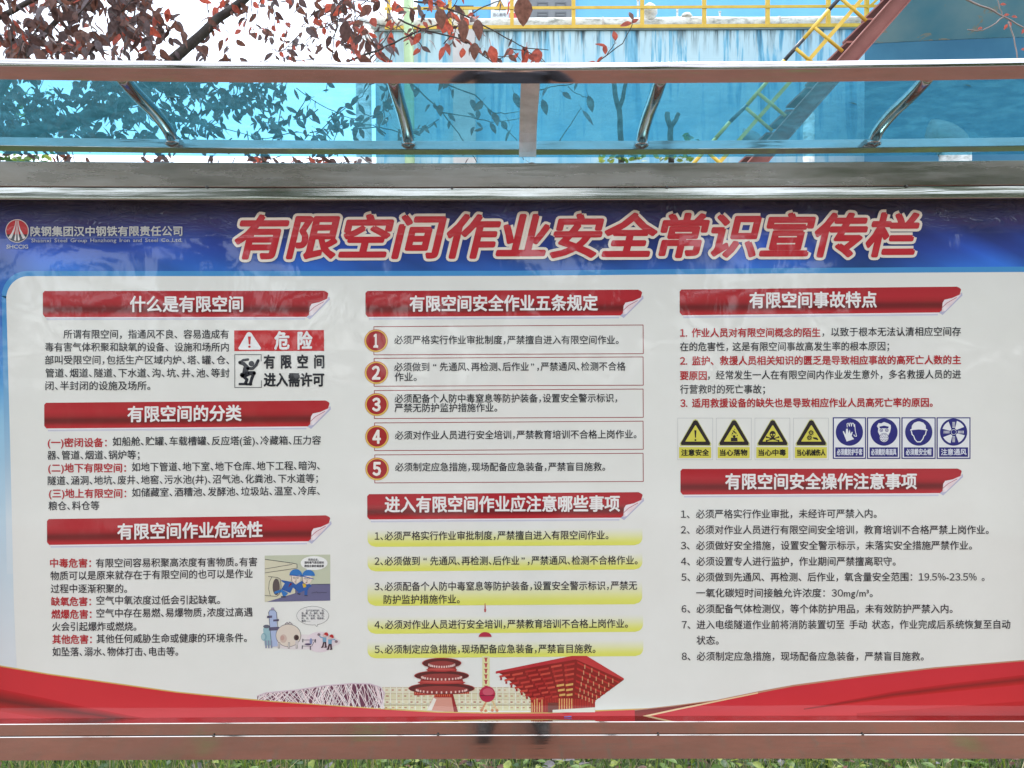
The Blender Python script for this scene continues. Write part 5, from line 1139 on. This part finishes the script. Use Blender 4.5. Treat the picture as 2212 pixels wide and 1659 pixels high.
WEEDS = [('broad yellow-green weed under the middle of the bottom rail', 1260, 2), ('mauve-grey leafy sprig under the rail right of the white clip', 1700, 3), ('lime leafy weed right of the mauve sprig', 1780, 2), ('bronze and green leafy weed left of the middle of the rail', 900, 0), ('low green leafy weed below the temple print', 1010, 2), ('small leafy weed at the lower right corner', 2090, 0)]
for lb, px, k in WEEDS:
    q = P(px, 1652, 1.2); root = empty('leafy_weed', (q.x, 1.2, 0)); tag(root, lb, 'weed', 'leafy weeds under the board')
    g = MB(); g.tube([(q.x, 1.2, -.01), (q.x + .01, 1.19, .06), (q.x + .02, 1.18, .11)], [.003, .0025, .0015], 6); g.build('stem', M_GREEN[1], root)
    me = leaf_mesh('weed_leaf', M_GREEN[k], wr=.5, curl=.25, seed=90 + px)
    for i in range(9):
        a = i * 2.4; d = Vector((math.cos(a), math.sin(a), .35)).normalized(); y = Vector((0, 0, 1)).cross(d).normalized(); z = d.cross(y)
        o = bpy.data.objects.new('leaf', me); COL.objects.link(o); o.parent = root; o.matrix_basis = Matrix.Translation((.02 * i / 9, 0, .03 + .01 * i)) @ Matrix((d, y, z)).transposed().to_4x4() @ Matrix.Diagonal((.05, .05, .05, 1))

# ================================================================== across the road (seen mirrored in the steel and the film)
def crown_tree(x, y, h, r_, lb, seed):
    q = random.Random(seed); root = empty('roadside_tree', (x, y, 0)); tag(root, lb, 'tree', 'trees across the road')
    g = MB(); g.tube([(x, y, -.1), (x + .05, y, h * .3), (x - .05, y, h * .6), (x, y, h * .85)], [.18, .14, .09, .03], 8)
    for i in range(6): a = i * 1.05; g.tube([(x, y, h * .35 + i * .3), (x + math.cos(a) * r_ * .6, y + math.sin(a) * r_ * .6, h * .6 + i * .2)], [.06, .02], 5)
    g.build('trunk', M_BARK, root, smooth=True)
    g = MB(); cl_ = [(x + q.gauss(0, r_ * .5), y + q.gauss(0, r_ * .5), h * q.uniform(.42, 1.0), q.uniform(.5, 1.0)) for _ in range(26)]
    for _ in range(5200):
        c = q.choice(cl_); v = Vector((q.gauss(0, 1), q.gauss(0, 1), q.gauss(0, .8))).normalized() * c[3] * q.uniform(.5, 1); p0 = Vector(c[:3]) + v; s = q.uniform(.10, .2); a = Vector((q.gauss(0, 1), q.gauss(0, 1), q.gauss(0, 1))).normalized(); b = a.orthogonal().normalized()
        g.add([p0 - a * s, p0 + b * s * .5, p0 + a * s, p0 - b * s * .5], [(0, 1, 2, 3)], q.choice((0, 0, 1)))
    o = g.build('crown', [M_GREEN[1], M_GREEN[0]], root, fix=False); o['kind'] = 'stuff'
for i, (x, y, h, r_) in enumerate(((-9, -10.5, 6.2, 1.9), (-5.2, -11.5, 7.4, 2.2), (-1.6, -12.2, 6.0, 2.0), (2.2, -11.8, 6.6, 2.2), (6.4, -10.8, 6.0, 2.0), (10.5, -11.6, 7.0, 2.1))):
    crown_tree(x, y, h, r_, ('roadside tree at the far left end of the row across the road', 'tallest roadside tree left of centre across the road', 'shortest roadside tree straight behind the viewer', 'roadside tree just right of centre across the road', 'low roadside tree second from the right end of the row', 'roadside tree at the far right end of the row across the road')[i], i)
g = MB()  # unseen hedge, added so the steel mirrors less sky between the trees
qh = random.Random(9)
for _ in range(14000):
    x = qh.uniform(-16, 16); z = qh.uniform(-.2, 3.4); y = -12.9 + qh.gauss(0, .3); s = qh.uniform(.08, .17); a = Vector((qh.gauss(0, 1), qh.gauss(0, 1), qh.gauss(0, 1))).normalized(); b = a.orthogonal().normalized(); p0 = Vector((x, y, z))
    g.add([p0 - a * s, p0 + b * s * .5, p0 + a * s, p0 - b * s * .5], [(0, 1, 2, 3)], qh.choice((0, 1)))
tag(g.build('hedge', [M_GREEN[1], M_GREEN[0]], fix=False), 'unseen green hedge added behind the roadside trees to darken the mirrored view', 'hedge')

# the photographer, mirrored in the rails
PER = empty('person', (0, -2.02, -.18)); tag(PER, 'standing person in dark jacket and trousers holding up a phone', 'person')
def skinned(name, joints, edges, mats, root=0, sub=2, parent=PER):
    me = bpy.data.meshes.new(name); me.from_pydata([j[0] for j in joints], edges, []); o = bpy.data.objects.new(name, me); COL.objects.link(o)
    o.modifiers.new('skin', 'SKIN'); me.skin_vertices[0].data
    for i, j in enumerate(joints): me.skin_vertices[0].data[i].radius = j[1] if hasattr(j[1], '__len__') else (j[1], j[1])
    me.skin_vertices[0].data[root].use_root = True
    s = o.modifiers.new('sub', 'SUBSURF'); s.levels = s.render_levels = sub
    dg = bpy.context.evaluated_depsgraph_get(); m2 = bpy.data.meshes.new_from_object(o.evaluated_get(dg)); bpy.data.objects.remove(o)
    for mt in mats: m2.materials.append(mt)
    m2.polygons.foreach_set('use_smooth', [True] * len(m2.polygons))
    o = bpy.data.objects.new(name, m2); COL.objects.link(o); o.parent = parent; o.matrix_parent_inverse = Matrix.Translation(-parent.location); return o
by = -2.04; M_SKIN = mat('skin', (.55, .34, .25), .5); M_JKT = noisy('dark_jacket', (.03, .035, .05), (.045, .05, .07), 20, .8); M_TRS = noisy('dark_trousers', (.025, .027, .035), (.04, .04, .05), 20, .85); M_SHOE = mat('black_shoe', (.02, .02, .022), .4)
J = [((0, by, .98), (.16, .12)), ((0, by, 1.15), (.19, .13)), ((0, by, 1.32), (.20, .13)), ((0, by, 1.45), (.12, .09)), ((0, by + .02, 1.53), .055), ((0, by + .04, 1.62), (.07, .085)), ((0, by + .04, 1.71), (.078, .095)), ((0, by + .04, 1.77), (.05, .06))]
E_ = [(0, 1), (1, 2), (2, 3), (3, 4), (4, 5), (5, 6), (6, 7)]
for s_ in (-1, 1):
    b = len(J); J += [((s_ * .11, by, .9), (.095, .1)), ((s_ * .125, by + .01, .52), (.08, .085)), ((s_ * .13, by, .12), (.075, .08)), ((s_ * .13, by + .05, .075), (.055, .05)), ((s_ * .145, by + .2, .062), (.042, .03))]; E_ += [(0, b), (b, b + 1), (b + 1, b + 2), (b + 2, b + 3), (b + 3, b + 4)]
    b = len(J); J += [((s_ * .19, by, 1.42), (.06, .06)), ((s_ * .25, by + .06, 1.2), (.048, .048)), ((s_ * .17, by + .2, 1.42), (.034, .034)), ((s_ * .10, by + .245, 1.55), (.026, .022))]; E_ += [(3, b), (b, b + 1), (b + 1, b + 2), (b + 2, b + 3)]
J = [((j[0][0], j[0][1], j[0][2] - .18 if not (j[0][1] > by + .15 and j[0][2] > 1.3) else j[0][2]), j[1]) for j in J]
body = skinned('body', J, E_, [M_SKIN, M_JKT, M_TRS, M_SHOE])
for p_ in body.data.polygons:
    c = p_.center; z = c.z
    p_.material_index = 3 if z < -.065 else 2 if z < .79 else 0 if (abs(c.x) <= .105 and c.y < by + .2 and z > 1.33) or (c.y > by + .2 and z > 1.49) else 1
for s_ in (-1, 1):       # fingers close round the phone's edges
    for i in range(4):
        z = 1.565 + .018 * i; b0 = Vector((s_ * .095, by + .255, z)); skinned('finger', [(tuple(b0), .009), ((s_ * .092, by + .285, z + .004), .0085), ((s_ * .08, by + .287, z + .006), .0075)], [(0, 1), (1, 2)], [M_SKIN], sub=1)
    skinned('thumb', [((s_ * .10, by + .245, 1.56), .012), ((s_ * .085, by + .26, 1.575), .010), ((s_ * .065, by + .268, 1.585), .008)], [(0, 1), (1, 2)], [M_SKIN], sub=1)
hv = MB(); 
for (cz_, ry) in ((0, 0),):
    n, m_ = 16, 8
    vs = [(.086 * math.sin(R(105 * i / m_)) * math.cos(2 * math.pi * k / n), by + .03 + .105 * math.sin(R(105 * i / m_)) * math.sin(2 * math.pi * k / n), 1.535 + .1 * math.cos(R(105 * i / m_))) for i in range(m_ + 1) for k in range(n)]
    vs = [(x, y if y < by + .1 else by + .1, z) for x, y, z in vs]
    hv.add(vs, [(i * n + k, i * n + (k + 1) % n, (i + 1) * n + (k + 1) % n, (i + 1) * n + k) for i in range(m_) for k in range(n)])
hv.build('hair', mat('black_hair', (.012, .01, .01), .6), PER, smooth=True)
for s_ in (-1, 1):
    skinned('ear', [((s_ * .078, by + .04, 1.475), .012), ((s_ * .082, by + .035, 1.50), .013)], [(0, 1)], [M_SKIN], sub=1)
    g = MB(); g.tube([(s_ * .03, by + .118, 1.498), (s_ * .03, by + .126, 1.498)], .009, 10); g.build('eye', M_SHOE, PER)
skinned('nose', [((0, by + .122, 1.495), .008), ((0, by + .145, 1.465), .012)], [(0, 1)], [M_SKIN], sub=1)
g = MB(); g.box((-.022, by + .118, 1.428), (.022, by + .126, 1.434)); g.build('mouth', mat('lips', (.4, .16, .13), .5), PER)
g = MB(); g.box((-.083, by + .274, 1.563), (.083, by + .2815, 1.64)); tag(g.build('phone', mat('phone_black', (.02, .02, .022), .15)), 'dark phone held level in both hands of the standing person', 'phone')
